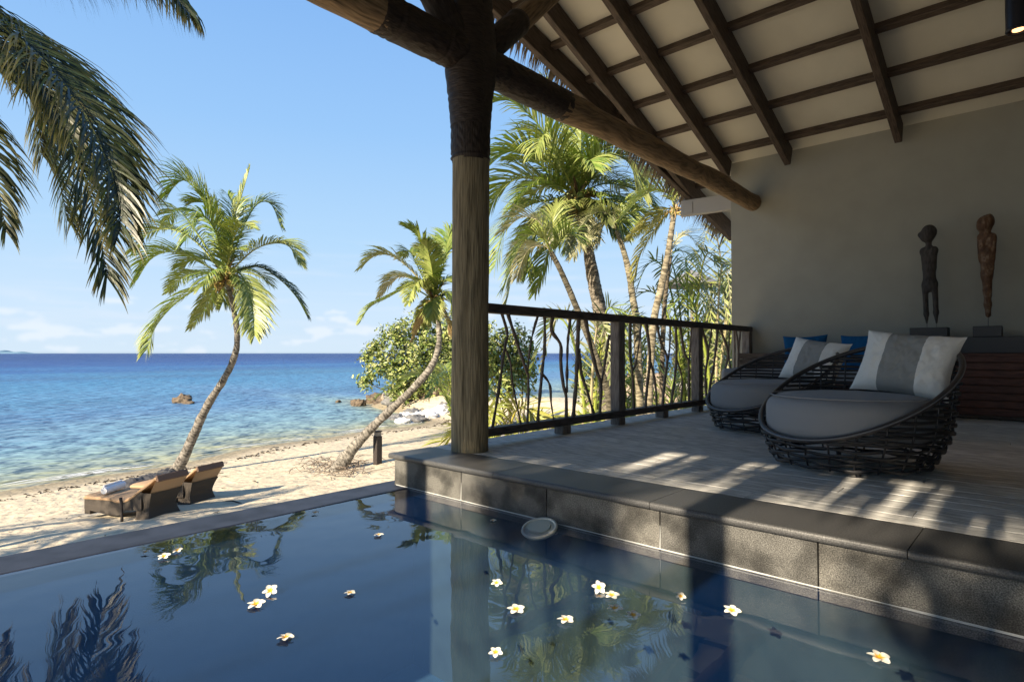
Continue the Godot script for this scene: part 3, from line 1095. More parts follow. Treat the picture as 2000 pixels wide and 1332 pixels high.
const GREENS := [Color(0.125, 0.20, 0.034), Color(0.165, 0.24, 0.045), Color(0.21, 0.27, 0.055), Color(0.26, 0.29, 0.07), Color(0.085, 0.145, 0.03)]
const DRY := [Color(0.30, 0.20, 0.09), Color(0.24, 0.15, 0.07), Color(0.36, 0.26, 0.13)]
const GREYS := [Color(0.30, 0.30, 0.19), Color(0.24, 0.25, 0.14), Color(0.38, 0.37, 0.25)]

# one feather leaf along a curve: midrib and drooping leaflets
func frond(ps: Array, leaf: float, wid: float, n: int, droop: float, seed_: int, tones := GREENS, bias := 0.0, lift := 0.25, segs := 3) -> ArrayMesh:
	var rng := RandomNumberGenerator.new()
	rng.seed = seed_
	var c := spline(ps, n + 1)
	var mb := MB.new()
	mb.flat = true
	var tone0: Color = tones[rng.randi_range(0, tones.size() - 1)]
	var rib := []
	var rr := []
	var rc := []
	var len_ := 0.0
	for i in range(1, c.size()):
		len_ += c[i].distance_to(c[i - 1])
	var r0 := clampf(len_ * 0.011, 0.008, 0.045)
	for i in range(0, n + 1, maxi(1, n / 14)):
		rib.append(c[i])
		rr.append(lerpf(r0, 0.003, pow(float(i) / n, 0.7)))
		rc.append((Color(tone0.r * 1.6 + 0.02, tone0.g * 1.3 + 0.02, tone0.b * 1.3) if tones != DRY else Color(0.26, 0.18, 0.09)).lerp(tone0, float(i) / n))
	mb.tube(rib, rr, 5, false, Color.WHITE, rc)
	for i in range(int(n * 0.14), n + 1):
		var f := float(i) / n
		var tt: Vector3 = (c[mini(i + 1, n)] - c[maxi(i - 1, 0)]).normalized()
		var s := tt.cross(Vector3.UP)
		if s.length() < 0.15:
			s = tt.cross(cam_basis.z)
		s = s.normalized()
		var u := s.cross(tt).normalized()
		var prof := (0.45 + 0.55 * smoothstep(0.1, 0.42, f)) * (1.0 - 0.62 * smoothstep(0.55, 1.0, f))
		for side in [-1.0, 1.0]:
			if rng.randf() < 0.035:
				continue
			var ang := deg_to_rad(lerpf(32.0, 66.0, f) + rng.randf_range(-9.0, 9.0))
			var d: Vector3 = (s * side * cos(ang) + tt * sin(ang) + u * (lift + rng.randf_range(-0.15, 0.15))).normalized()
			var l := leaf * prof * rng.randf_range(0.82, 1.1)
			var base: Vector3 = c[i] + tt * rng.randf_range(-0.5, 0.5) * len_ / n
			var w := wid * rng.randf_range(0.8, 1.2)
			var col: Color = tone0.lerp(tones[rng.randi_range(0, tones.size() - 1)], 0.55)
			col = col.lerp(Color(0.43, 0.42, 0.17), clampf(bias * 0.8 + rng.randf_range(-0.25, 0.15), 0.0, 0.7))
			col = col * rng.randf_range(0.8, 1.2)
			var pr := []
			var p := base
			var wv := (tt - d * tt.dot(d)).normalized()
			if wv.length_squared() < 0.5:
				wv = u
			wv = (wv + u * 0.35 * side).normalized()
			for k in segs + 1:
				var q := float(k) / segs
				var ww := w * (0.55 if k == 0 else (1.0 if q < 0.7 else (0.55 if k < segs else 0.06)))
				var cc := col if q < 0.75 else col.lerp(Color(0.30, 0.25, 0.10), 0.35)
				pr.append([mb.vert(p - wv * ww, Vector3.UP, Vector2.ZERO, cc), mb.vert(p + wv * ww, Vector3.UP, Vector2.ZERO, cc)])
				if k > 0:
					mb.quad(pr[k - 1][0], pr[k - 1][1], pr[k][1], pr[k][0])
				p += d * l / segs
				d = (d + Vector3.DOWN * droop * (0.6 + 0.7 * q) * rng.randf_range(0.75, 1.25)).normalized()
	return mb.commit()

func palm_trunk(ps: Array, rs: Array, ring := 0.11, tint := Color(0.40, 0.35, 0.28)) -> MB:
	var len_ := 0.0
	for i in range(1, ps.size()):
		len_ += ps[i].distance_to(ps[i - 1])
	var n := int(len_ / ring) * 3 + 1
	var c := spline(ps, n)
	var r := []
	var cols := []
	var rng := RandomNumberGenerator.new()
	rng.seed = int(absf(ps[0].x) * 100.0)
	var tone := 1.0
	for i in n:
		var f := float(i) / (n - 1) * (rs.size() - 1)
		var j := mini(int(f), rs.size() - 2)
		var base := lerpf(rs[j], rs[j + 1], f - j)
		r.append(base * (1.025 if i % 3 == 0 else (0.99 if i % 3 == 1 else 1.0)) * rng.randf_range(0.985, 1.015))
		if i % 3 == 0:
			tone = rng.randf_range(0.75, 1.1)
		cols.append(tint * (tone * (0.8 if i % 3 == 1 else 1.0)))
	var mb := MB.new()
	var nz := FastNoiseLite.new()
	nz.seed = 31
	nz.frequency = 2.2
	mb.tube(c, r, 14, true, Color.WHITE, cols, 0.10 * rs[0], nz)
	return mb

func fibre_heart(c: Vector3, r: float, seed_: int) -> MB:
	# boots, sheaths and dry stalks where the leaves leave the trunk
	var mb := MB.new()
	var rng := RandomNumberGenerator.new()
	rng.seed = seed_
	var cols := [Color(0.30, 0.21, 0.10), Color(0.20, 0.13, 0.06), Color(0.38, 0.29, 0.12), Color(0.14, 0.09, 0.05), Color(0.33, 0.30, 0.10)]
	for i in 46:
		var a := rng.randf() * TAU
		var el := rng.randf_range(-0.9, 1.2)
		var d := Vector3(cos(a) * cos(el), sin(el), sin(a) * cos(el))
		var p := c + Vector3(cos(a), 0, sin(a)) * r * 0.25 + Vector3.UP * rng.randf_range(-0.7, 0.4) * r
		var l := r * rng.randf_range(0.6, 1.7)
		var q := p + d * l * 0.6
		mb.tube([p, q, q + (d + Vector3.DOWN * 0.5).normalized() * l * 0.45], [r * 0.14, r * 0.09, r * 0.02], 5, true, cols[rng.randi_range(0, 4)])
	return mb

func nut_mesh() -> ArrayMesh:
	var mb := MB.new()
	mb.grid(12, 8, func(p, q):
		var a: float = p * TAU
		var b: float = (q - 0.5) * PI
		var r := 1.0 + 0.06 * cos(a * 3.0)
		return Vector3(cos(a) * cos(b) * r * 0.85, sin(b), sin(a) * cos(b) * r * 0.85)
	, -1.0, Vector2.ONE, true)
	return mb.commit()

var nut: ArrayMesh

# leaves: [pixel points..., depth offsets] seen in the photograph become curves in space about the crown
func palm(nm: String, label: String, group: String, trunk_px: Array, radii: Array, d_base: float, d_top: float, fronds: Array, opt := {}) -> Node3D:
	var t := thing(nm, label, "palm tree", Vector3.ZERO, 0.0, group)
	var ps := []
	for i in trunk_px.size():
		var f := float(i) / (trunk_px.size() - 1)
		ps.append(at(trunk_px[i][0], trunk_px[i][1], lerpf(d_base, d_top, f)))
	if opt.get("sink", true):
		var g: float = ground(ps[0].x, -ps[0].z)
		if ps[0].y > g - 0.15:
			ps.push_front(Vector3(ps[0].x, g - 0.3, ps[0].z))
			radii = [radii[0] * 1.12] + radii
	t.position = Vector3(ps[0].x, ground(ps[0].x, -ps[0].z), ps[0].z)
	var o := t.position
	for i in ps.size():
		ps[i] -= o
	part("trunk", palm_trunk(ps, radii, opt.get("ring", 0.11), opt.get("tint", Color(0.40, 0.35, 0.28))), M["palm_bark"], t)
	var crown: Vector3 = ps[-1]
	if opt.get("heart", 0.3) > 0.0:
		part("leaf_sheaths", fibre_heart(crown, opt.get("heart", 0.3), 5), M["fibre"], t)
	var sd: int = opt.get("seed", 1)
	for fr in fronds:
		var c := [crown]
		var pix: Array = fr[0]
		for i in pix.size():
			var q: Array = pix[i]
			c.append(at(q[0], q[1], d_top + (fr[1] as float) * float(i + 1) / pix.size()) - o)
		# the leaf leaves the trunk a little way out
		c[0] = crown + (c[1] - crown) * 0.08
		var k: Dictionary = fr[2] if fr.size() > 2 else {}
		sd += 17
		part("frond", frond(c, float(k.get("leaf", opt.get("leaf", 0.75))) * opt.get("lk", 1.3), float(k.get("w", opt.get("w", 0.024))) * opt.get("wk", 0.66), int(k.get("n", opt.get("n", 62)) * 1.5), float(k.get("droop", opt.get("droop", 0.34))) * opt.get("dk", 1.25), sd, k.get("tones", opt.get("tones", GREENS)), k.get("bias", opt.get("bias", 0.2)), k.get("lift", 0.25), opt.get("segs", 3)), M["frond"], t)
	var rng := RandomNumberGenerator.new()
	rng.seed = sd
	# younger and hidden leaves that fill the crown
	var fl: float = opt.get("fill_len", 2.0)
	var fill_n: int = opt.get("fill", 0)
	for i in fill_n:
		var a := i * 2.39996 + rng.randf_range(-0.3, 0.3)
		var el := lerpf(1.25, -0.25, float(i) / maxf(fill_n - 1, 1)) + rng.randf_range(-0.15, 0.15)
		var h := Vector3(cos(a), 0, sin(a))
		var c := [crown]
		var p := crown
		var l := fl * rng.randf_range(0.75, 1.1)
		for k in 4:
			p += (h * cos(el) + Vector3.UP * sin(el)) * l / 4.0
			el -= rng.randf_range(0.32, 0.55)
			c.append(p)
		part("frond", frond(c, float(opt.get("leaf", 0.75)) * opt.get("lk", 1.3), float(opt.get("w", 0.024)) * opt.get("wk", 0.66), 80, 0.45, sd * 7 + i, opt.get("tones", GREENS), opt.get("bias", 0.2), 0.25, 3), M["frond"], t)
	for i in opt.get("nuts", 0):
		var a := rng.randf() * TAU
		var b := part("coconut", nut, M[["coconut", "coconut_green", "coconut_brown"][i % 3]], t)
		b.position = crown + Vector3(cos(a) * 0.24, rng.randf_range(-0.35, -0.02), sin(a) * 0.24)
		b.scale = Vector3.ONE * rng.randf_range(0.085, 0.12)
		b.rotation = Vector3(rng.randf_range(-0.6, 0.6), rng.randf() * TAU, rng.randf_range(-0.6, 0.6))
	return t

# a palm that is not copied leaf by leaf: fronds all round
func free_palm(nm: String, label: String, group: String, base: Vector3, top: Vector3, r0: float, r1: float, n: int, len_: float, opt := {}) -> Node3D:
	var t := thing(nm, label, "palm tree", base, 0.0, group)
	var rng := RandomNumberGenerator.new()
	rng.seed = opt.get("seed", 7)
	var d := top - base
	var mid := d * 0.5 + Vector3(rng.randf_range(-0.25, 0.25), 0, rng.randf_range(-0.25, 0.25)) * d.length() * 0.12
	part("trunk", palm_trunk([Vector3(0, -0.3, 0), mid * 0.5 + Vector3(0, 0, 0), mid, d * 0.78 + (mid - d * 0.5) * 0.4, d], [r0, r0 * 0.85, lerpf(r0, r1, 0.5), r1, r1], opt.get("ring", 0.11), opt.get("tint", Color(0.40, 0.35, 0.28))), M["palm_bark"], t)
	if opt.get("heart", 0.0) > 0.0:
		part("leaf_sheaths", fibre_heart(d, opt.get("heart", 0.3), 5), M["fibre"], t)
	for i in n:
		var a := i * 2.39996 + rng.randf_range(-0.3, 0.3)
		var el: float = lerpf(opt.get("el0", 1.2), opt.get("el1", -0.35), float(i) / maxf(n - 1, 1)) + rng.randf_range(-0.15, 0.15)
		var l := len_ * rng.randf_range(0.8, 1.12)
		var h := Vector3(cos(a), 0, sin(a))
		var c := [d]
		var p := d
		var e := el
		for k in 4:
			p += (h * cos(e) + Vector3.UP * sin(e)) * l / 4.0
			e -= opt.get("bend", 0.42) * rng.randf_range(0.7, 1.3)
			c.append(p)
		part("frond", frond(c, opt.get("leaf", 0.7), opt.get("w", 0.02), opt.get("n", 46), opt.get("droop", 0.3), opt.get("seed", 7) * 31 + i, opt.get("tones", GREENS), opt.get("bias", 0.15), opt.get("lift", 0.25)), M["frond"], t)
	return t

# a clump of feather leaves rising from the ground
func clump(label: String, group: String, base: Vector3, n: int, h: float, spread: float, opt := {}) -> Node3D:
	var t := thing(opt.get("name", "areca_palm"), label, "palm clump", base, 0.0, group)
	var rng := RandomNumberGenerator.new()
	rng.seed = opt.get("seed", 3)
	for i in n:
		var a := i * 2.39996 + rng.randf_range(-0.4, 0.4)
		var hd := Vector3(cos(a), 0, sin(a))
		var hh := h * rng.randf_range(0.65, 1.1)
		var sp := spread * rng.randf_range(0.5, 1.1)
		var p0 := hd * 0.1 * rng.randf()
		part("frond", frond([p0, p0 + hd * sp * 0.16 + Vector3.UP * hh * 0.55, p0 + hd * sp * 0.55 + Vector3.UP * hh * 0.92, p0 + hd * sp * 1.05 + Vector3.UP * hh * 0.93, p0 + hd * sp * 1.5 + Vector3.UP * hh * 0.66], opt.get("leaf", 0.5), opt.get("w", 0.018), opt.get("n", 40), opt.get("droop", 0.2), opt.get("seed", 3) * 13 + i, opt.get("tones", GREENS), opt.get("bias", 0.15)), M["frond"], t)
	return t

var leaf_mesh: ArrayMesh

func make_leaf() -> void:
	var mb := MB.new()
	mb.flat = true
	var rim := []
	for i in 8:
		var a := TAU * i / 8.0
		rim.append(Vector3(cos(a) * 0.55, 0.10 * absf(sin(a)) - 0.09 * cos(a), sin(a) * (0.30 - 0.06 * cos(a))))
	var c := mb.vert(Vector3.ZERO, Vector3.UP, Vector2.ZERO)
	for i in 8:
		mb.vert(rim[i], Vector3.UP, Vector2.ZERO)
	for i in 8:
		mb.tri(c, 1 + i, 1 + (i + 1) % 8)
	leaf_mesh = mb.commit()

# broad leaved bush: stems and a crown of separate leaves in clumps
func bush(nm: String, label: String, group: String, base: Vector3, blobs: Array, count: int, size: float, seed_: int, tones: Array, stems := true) -> Node3D:
	var t := thing(nm, label, "bush", base, 0.0, group)
	var rng := RandomNumberGenerator.new()
	rng.seed = seed_
	if stems:
		var st := MB.new()
		for b in blobs:
			var c: Vector3 = b[0]
			var m := c * 0.45 + Vector3(rng.randf_range(-0.2, 0.2), 0, rng.randf_range(-0.2, 0.2)) * c.length() * 0.4
			st.tube(spline([Vector3(rng.randf_range(-0.2, 0.2), -0.2, rng.randf_range(-0.2, 0.2)), m, c], 8), [0.09 * size * 4, 0.08 * size * 4, 0.07 * size * 4, 0.06 * size * 4, 0.05 * size * 4, 0.04 * size * 4, 0.03 * size * 4, 0.015 * size * 4], 6, true, Color(0.24, 0.2, 0.15))
			for k in 5:
				var d := Vector3(rng.randf_range(-1, 1), rng.randf_range(-0.4, 1), rng.randf_range(-1, 1)).normalized() * (b[1] as float) * 0.9
				st.tube([c * 0.9, c + d * 0.5, c + d], [0.03 * size * 4, 0.02 * size * 4, 0.006 * size * 4], 5, false, Color(0.24, 0.2, 0.15))
		part("stem", st, M["palm_bark"], t)
	var mm := MultiMesh.new()
	mm.transform_format = MultiMesh.TRANSFORM_3D
	mm.use_colors = true
	mm.mesh = leaf_mesh
	var total := 0.0
	for b in blobs:
		total += pow(b[1], 2.0)
	var xf := []
	for b in blobs:
		var k := int(count * pow(b[1], 2.0) / total)
		var twigs := []
		for q in maxi(6, k / 14):
			var d := Vector3(rng.randfn(), rng.randfn() * 0.85 + 0.2, rng.randfn()).normalized()
			twigs.append(b[0] + d * (b[1] as float) * pow(rng.randf(), 0.4) * rng.randf_range(0.75, 1.15))
		for q in k:
			var tw: Vector3 = twigs[rng.randi_range(0, twigs.size() - 1)]
			var p := tw + Vector3(rng.randfn(), rng.randfn(), rng.randfn()) * size * 0.95
			var out: Vector3 = (p - b[0]).normalized()
			var up := (out * 0.6 + Vector3(0, 0.6, 0) + Vector3(rng.randfn(), rng.randfn(), rng.randfn()) * 0.5).normalized()
			var s := up.cross(Vector3(rng.randfn(), rng.randfn(), rng.randfn())).normalized()
			var sc := size * (0.5 + 1.0 * pow(rng.randf(), 1.6))
			xf.append([Transform3D(Basis(s * sc, up * sc, s.cross(up) * sc), p), (tones[rng.randi_range(0, tones.size() - 1)] as Color) * rng.randf_range(0.75, 1.25)])
	mm.instance_count = xf.size()
	for i in xf.size():
		mm.set_instance_transform(i, xf[i][0])
		mm.set_instance_color(i, xf[i][1])
	var o := MultiMeshInstance3D.new()
	o.multimesh = mm
	o.material_override = M["broad_leaf"]
	o.name = "foliage"
	o.set_meta("kind", "stuff")
	t.add_child(o, true)
	return t

func rock_mesh(seed_: int, rough := 0.35) -> ArrayMesh:
	var nz := FastNoiseLite.new()
	nz.seed = seed_
	nz.frequency = 0.9
	nz.fractal_octaves = 4
	nz.noise_type = FastNoiseLite.TYPE_SIMPLEX
	var cl := FastNoiseLite.new()
	cl.seed = seed_ + 5
	cl.noise_type = FastNoiseLite.TYPE_CELLULAR
	cl.frequency = 0.8
	cl.cellular_return_type = FastNoiseLite.RETURN_CELL_VALUE
	var mb := MB.new()
	mb.grid(26, 14, func(p, q):
		var a: float = p * TAU
		var b: float = (q - 0.5) * PI
		var d := Vector3(cos(a) * cos(b), sin(b), sin(a) * cos(b))
		var r := 1.0 + rough * nz.get_noise_3dv(d * 1.4) + rough * 0.5 * cl.get_noise_3dv(d * 1.8)
		return d * r
	, -1.0, Vector2(4, 2), true)
	return mb.commit()

# ---------------------------------------------------------------- furniture
# a square cushion: seams at the rim, plump in the middle, with creases; stripes are parts of their own
func pillow_part(w: float, h: float, thick: float, x0: float, x1: float, seed_: int, corner := 0.10) -> MB:
	var nz := FastNoiseLite.new()
	nz.seed = seed_
	nz.frequency = 2.2
	var mb := MB.new()
	for s in [1.0, -1.0]:
		mb.grid(int(40 * (x1 - x0)) + 4, 36, func(p, q):
			var x: float = lerpf(x0, x1, p) * 2.0 - 1.0
			var y: float = q * 2.0 - 1.0
			var e := (1.0 - pow(absf(x), 3.2)) * (1.0 - pow(absf(y), 3.2))
			var z: float = pow(maxf(e, 0.0), 0.55) * thick * 0.5
			# edges pull in between the corners
			var px := x * (1.0 - corner * (1.0 - y * y) * x * x)
			var py := y * (1.0 - corner * (1.0 - x * x) * y * y)
			var cr := nz.get_noise_3d(px * 2.0, py * 0.9, s * 3.0) * 0.5 + nz.get_noise_3d(px * 5.0 + py * 3.0, py * 3.0, 7.0 * s) * 0.35
			z += cr * 0.022 * pow(maxf(e, 0.0), 0.4)
			return Vector3(px * w * 0.5, py * h * 0.5, z * s)
		, s, Vector2(w * (x1 - x0), h))
	return mb

func make_chair(label: String, pos: Vector3, turn: float) -> Node3D:
	var t := thing("wicker_lounge_chair", label, "armchair", pos, turn, "round woven lounge chairs on the deck")
	var rng := RandomNumberGenerator.new()
	rng.seed = 14
	# a = 0 is the front (+z); height of the rim and the radius of the shell
	var back := func(a: float) -> float: return 0.5 - 0.5 * cos(a)
	var rim_h := func(a: float) -> float: return 0.205 + 0.62 * pow(0.5 - 0.5 * cos(a), 1.08)
	var shell := func(a: float, y: float) -> Vector3:
		var top: float = rim_h.call(a)
		var f := clampf(y / top, 0.0, 1.05)
		var bk := 0.5 - 0.5 * cos(a)
		var r0 := 0.435
		var r1 := 0.565 + 0.03 * bk
		# swells quickly above the foot and then leans out
		var yy := clampf(y / 0.82, 0.0, 1.0)
		var r := r0 + (r1 - r0) * (0.72 * pow(clampf(y / 0.24, 0, 1), 0.75) + 0.28 * yy)
		r += 0.02 * bk * f
		return Vector3(sin(a) * r * 0.99, y, cos(a) * r * 1.0 - 0.07 * yy)
	# feet ring
	var foot := MB.new()
	for k in 4:
		var a := TAU * (k + 0.5) / 4.0
		foot.tube([shell.call(a, 0.0) * 0.93, shell.call(a, 0.0) * 0.93 + Vector3.UP * 0.05], [0.016, 0.018], 8)
	part("feet", foot, M["wicker_rim"], t)
	# upright ribs
	var ribs := 22
	for k in ribs:
		var a := TAU * (k + 0.5) / ribs
		var top: float = rim_h.call(a)
		var rb := MB.new()
		var ps := []
		var rs := []
		for i in 9:
			ps.append(shell.call(a, lerpf(0.03, top, i / 8.0)) * Vector3(0.988, 1, 0.988))
			rs.append(0.006)
		rb.tube(ps, rs, 6)
		part("rib", rb, M["wicker"], t)
	# woven bands, over and under the ribs
	var y := 0.045
	var row := 0
	while y < 0.83:
		# the span of angles in which the rim is above this band, measured from the back
		var span := PI
		for i in 181:
			var a := PI - PI * i / 180.0
			if rim_h.call(a) < y + 0.022:
				span = PI * i / 180.0
				break
		if span < 0.12:
			break
		var closed := span > PI - 0.02
		var hgt := rng.randf_range(0.019, 0.026)
		var ph := (row % 2) * PI
		var sag := rng.randf() * TAU
		var tilt := rng.randf_range(-0.004, 0.004)
		var seg := int(200 * span / PI)
		var mb := MB.new()
		var prev := []
		for i in seg + 1:
			var a := PI - span + 2.0 * span * i / seg
			if closed:
				a = TAU * i / seg
			var wv := sin(a * ribs * 0.5 + ph)
			var yy := y + tilt * sin(a + sag) + 0.003 * sin(a * 3.0 + sag) + 0.002 * sin(a * 7.0 + sag * 2.0)
			var c: Vector3 = shell.call(a, yy)
			var up: Vector3 = (shell.call(a, yy + 0.01) - c).normalized()
			var outw: Vector3 = up.cross(Vector3(cos(a), 0, -sin(a))).normalized()
			if outw.dot(Vector3(sin(a), 0, cos(a))) < 0:
				outw = -outw
			c += outw * 0.0105 * wv
			var h2 := hgt * 0.5 * (0.86 + 0.14 * sin(a * 5.0 + sag))
			var cur := []
			for q in [[-1.0, -0.4], [-1.0, 0.4], [-0.4, 1.0], [0.4, 1.0], [1.0, 0.4], [1.0, -0.4], [0.4, -1.0], [-0.4, -1.0]]:
				var nn: Vector3 = (up * q[0] + outw * q[1]).normalized()
				cur.append(mb.vert(c + up * h2 * q[0] + outw * 0.0035 * q[1], nn, Vector2(a * 0.5, q[0] * 0.012 + y)))
			if prev.size():
				for k in 8:
					mb.quad(prev[k], cur[k], cur[(k + 1) % 8], prev[(k + 1) % 8])
			prev = cur
		part("woven_band", mb, M["wicker"], t)
		y += hgt + rng.randf_range(0.003, 0.011)
		row += 1
	# rim and its pale piping
	var rp := []
	var rr := []
	var pp := []
	var pr := []
	for i in 121:
		var a := TAU * i / 120.0
		var p: Vector3 = shell.call(a, rim_h.call(a))
		rp.append(p)
		rr.append(0.017)
		pp.append(p + Vector3(sin(a), 0.35, cos(a)).normalized() * 0.0175)
		pr.append(0.0035)
	var rm := MB.new()
	rm.tube(rp, rr, 10, false)
	part("rim", rm, M["wicker_rim"], t)
	var pi_ := MB.new()
	pi_.tube(pp, pr, 5, false)
	part("rim_piping", pi_, M["piping"], t)
	# seat cushion: a deep round pad that shows above the low front of the rim
	var cu := MB.new()
	var nz := FastNoiseLite.new()
	nz.seed = 6
	nz.frequency = 1.5
	cu.grid(72, 30, func(p, q):
		var a: float = p * TAU
		var b: float = (q - 0.5) * PI
		var cb := signf(cos(b)) * pow(absf(cos(b)), 0.36)
		var sb := signf(sin(b)) * pow(absf(sin(b)), 0.5)
		var rad := 0.515 * cb
		var hh := 0.325 + 0.155 * sb
		if sb > 0.0:
			hh += 0.012 * (1.0 - cb) + 0.006 * nz.get_noise_2d(sin(a) * cb * 2.0, cos(a) * cb * 2.0)
		return Vector3(sin(a) * rad, hh, cos(a) * rad * 0.99 - 0.02)
	, -1.0, Vector2(3.1, 1.0), true)
	for i in cu.n.size():
		if cu.n[i].dot(cu.v[i] - Vector3(0, 0.325, -0.02)) < 0.0:
			cu.n[i] = -cu.n[i]
	var fix := MB.new()
	fix.v = cu.v
	fix.n = cu.n
	fix.t = cu.t
	fix.c = cu.c
	for i in range(0, cu.ix.size(), 3):
		fix.tri(cu.ix[i], cu.ix[i + 1], cu.ix[i + 2])
	part("seat_cushion", fix, M["grey_cushion"], t)
	var sp := []
	var sr := []
	for i in 81:
		var a := TAU * i / 80.0
		sp.append(Vector3(sin(a) * 0.487, 0.468, cos(a) * 0.482 - 0.02))
		sr.append(0.0045)
	var sm := MB.new()
	sm.tube(sp, sr, 6, false)
	part("cushion_seam", sm, M["grey_cushion"], t)
	return t

func build_furniture() -> void:
	var c1 := make_chair("nearest round dark woven lounge chair with grey striped pillow", Vector3(-0.90, 0, -3.98), PI / 1.0)
	c1.rotation.y = deg_to_rad(CHAIR_TURN)
	c1.scale = Vector3.ONE * 0.895
	var c2 := copy_of(c1, "farther round dark woven lounge chair beside the railing")
	c2.position = Vector3(-1.86, 0, -5.35)
	c2.rotation.y = deg_to_rad(CHAIR_TURN - 3.0)
	c2.scale = Vector3.ONE * 0.895
	# pillows in the chairs
	var k := 0
	for c in [c1, c2]:
		var pl := thing("pillow", ["white pillow with a broad grey stripe in the nearest lounge chair", "white pillow with a grey stripe in the farther lounge chair"][k], "pillow", Vector3.ZERO, 0.0, "striped pillows")
		var spot: Vector3 = [Vector3(-0.64, 0.605, -4.24), Vector3(-1.54, 0.60, -5.68)][k]
		pl.transform = Transform3D(Basis(Vector3.UP, -0.14 - 0.10 * k) * Basis(Vector3.RIGHT, -0.46) * Basis(Vector3.BACK, -0.12 - 0.04 * k), spot)
		part("white_stripe", pillow_part(0.53, 0.42, 0.18, 0.0, 0.30, 3 + k), M["pillow_white"], pl)
		part("grey_stripe", pillow_part(0.53, 0.42, 0.18, 0.30, 0.68, 3 + k), M["pillow_grey"], pl)
		part("white_stripe", pillow_part(0.53, 0.42, 0.18, 0.68, 1.0, 3 + k), M["pillow_white"], pl)
		k += 1
	# daybed by the wall
	var db := thing("daybed", "slatted wooden daybed with a grey mattress along the wall", "daybed")
	for i in 4:
		var m := MB.new()
		m.box(Vector3(-2.02, 0.075 + i * 0.075, -7.14), Vector3(1.86, 0.066, 0.03), 0.004, Vector2(i * 3.0, i))
		part("slat", m, M["red_wood"], db)
	var e := MB.new()
	e.box(Vector3(-2.02, 0.16, -7.62), Vector3(1.84, 0.28, 0.9), 0.01)
	part("base", e, M["rafter"], db)
	for i in 3:
		var m := MB.new()
		m.box(Vector3(-2.02, 0.475 + i * 0.08, -7.95), Vector3(2.06, 0.074, 0.32 - 0.002 * i), 0.005, Vector2(i * 3.0, i))
		part("backrest_board", m, M["grey_wood"], db)
	var ms := MB.new()
	ms.box(Vector3(-2.03, 0.40, -7.46), Vector3(1.94, 0.17, 0.68), 0.045)
	part("mattress", ms, M["grey_cushion"], db)
	var bl := ["blue pillow on the daybed behind the farther lounge chair", "blue pillow on the daybed behind the nearest chair's striped pillow"]
	var bx := [-2.19, -1.58]
	for i in 2:
		var p := thing("pillow", bl[i], "pillow", Vector3(bx[i], 0.665, -7.70), 0.0, "blue pillows on the daybed")
		p.rotation = Vector3(-0.22, 0.10 - 0.3 * i, 0.03)
		part("cover", pillow_part(0.50, 0.46, 0.16, 0.0, 1.0, 11 + i), M["pillow_blue"], p)
	# slatted cabinet
	var cb := thing("slatted_cabinet", "long low reddish wooden cabinet of horizontal slats against the wall", "cabinet")
	var core := MB.new()
	core.box(Vector3(1.58, 0.32, -7.91), Vector3(5.40, 0.62, 0.48), 0.006)
	part("carcass", core, M["rafter"], cb)
	var yy := 0.045
	for i in 8:
		for j in 3:
			var m := MB.new()
			m.box(Vector3(-0.22 + 1.8 * j, yy + 0.036, -7.655), Vector3(1.792, 0.071, 0.026), 0.005, Vector2(i * 7.3 + j * 3.0, i * 1.7))
			part("slat", m, M["red_wood"], cb)
		yy += 0.0765
	for j in 3:
		var tp := MB.new()
		tp.box(Vector3(-0.22 + 1.8 * j, 0.656, -7.895), Vector3(1.797, 0.028, 0.52), 0.004, Vector2(j * 5.0, 3))
		part("top_board", tp, M["red_wood"], cb)
	# plinths and carved figures
	var plinth := thing("black_plinth", "long low black plinth on the slatted cabinet", "plinth", Vector3(-0.66, 0.67, -7.93))
	var m2 := MB.new()
	m2.box(Vector3(0.0, 0.085, 0), Vector3(1.06, 0.17, 0.30), 0.005)
	part("plinth", m2, M["black_base"], plinth)
	build_statues()
	# hanging spot lamp
	var hp := at(1990, 60, 3.7)
	var lp := thing("pendant_spotlight", "black cylinder pendant spotlight, lit, hanging from the rafters", "lamp", hp)
	var can := MB.new()
	can.tube([Vector3(0, 0.012, 0), Vector3(0, 0.36, 0)], [0.062, 0.062], 28, true)
	var lip := MB.new()
	var lpts := []
	var lrs := []
	for i in 33:
		lpts.append(Vector3(cos(TAU * i / 32) * 0.056, 0.004, sin(TAU * i / 32) * 0.056))
		lrs.append(0.008)
	lip.tube(lpts, lrs, 8, false)
	part("can", can, M["lamp_body"], lp)
	part("lip", lip, M["lamp_body"], lp)
	var gl := MB.new()
	gl.tube([Vector3(0, 0.004, 0), Vector3(0, 0.010, 0)], [0.030, 0.030], 20)
	part("lamp_glow", gl, M["lamp_glow"], lp)
	var rod := MB.new()
	rod.tube([Vector3(0, 0.36, 0), Vector3(0, roof_y(-hp.z) - hp.y - 0.01, 0)], [0.008, 0.008], 8)
	part("rod", rod, M["lamp_body"], lp)
	var sp := SpotLight3D.new()
	sp.name = "spot"
	sp.light_energy = 0.1
	sp.light_color = Color(1.0, 0.78, 0.55)
	sp.spot_angle = 26.0
	sp.spot_range = 30.0
	sp.spot_attenuation = 2.0
	sp.shadow_enabled = true
	sp.light_size = 0.03
	sp.position = Vector3(0, -0.006, 0)
	sp.rotation.x = -PI / 2
	lp.add_child(sp, true)

const CHAIR_TURN := -24.0

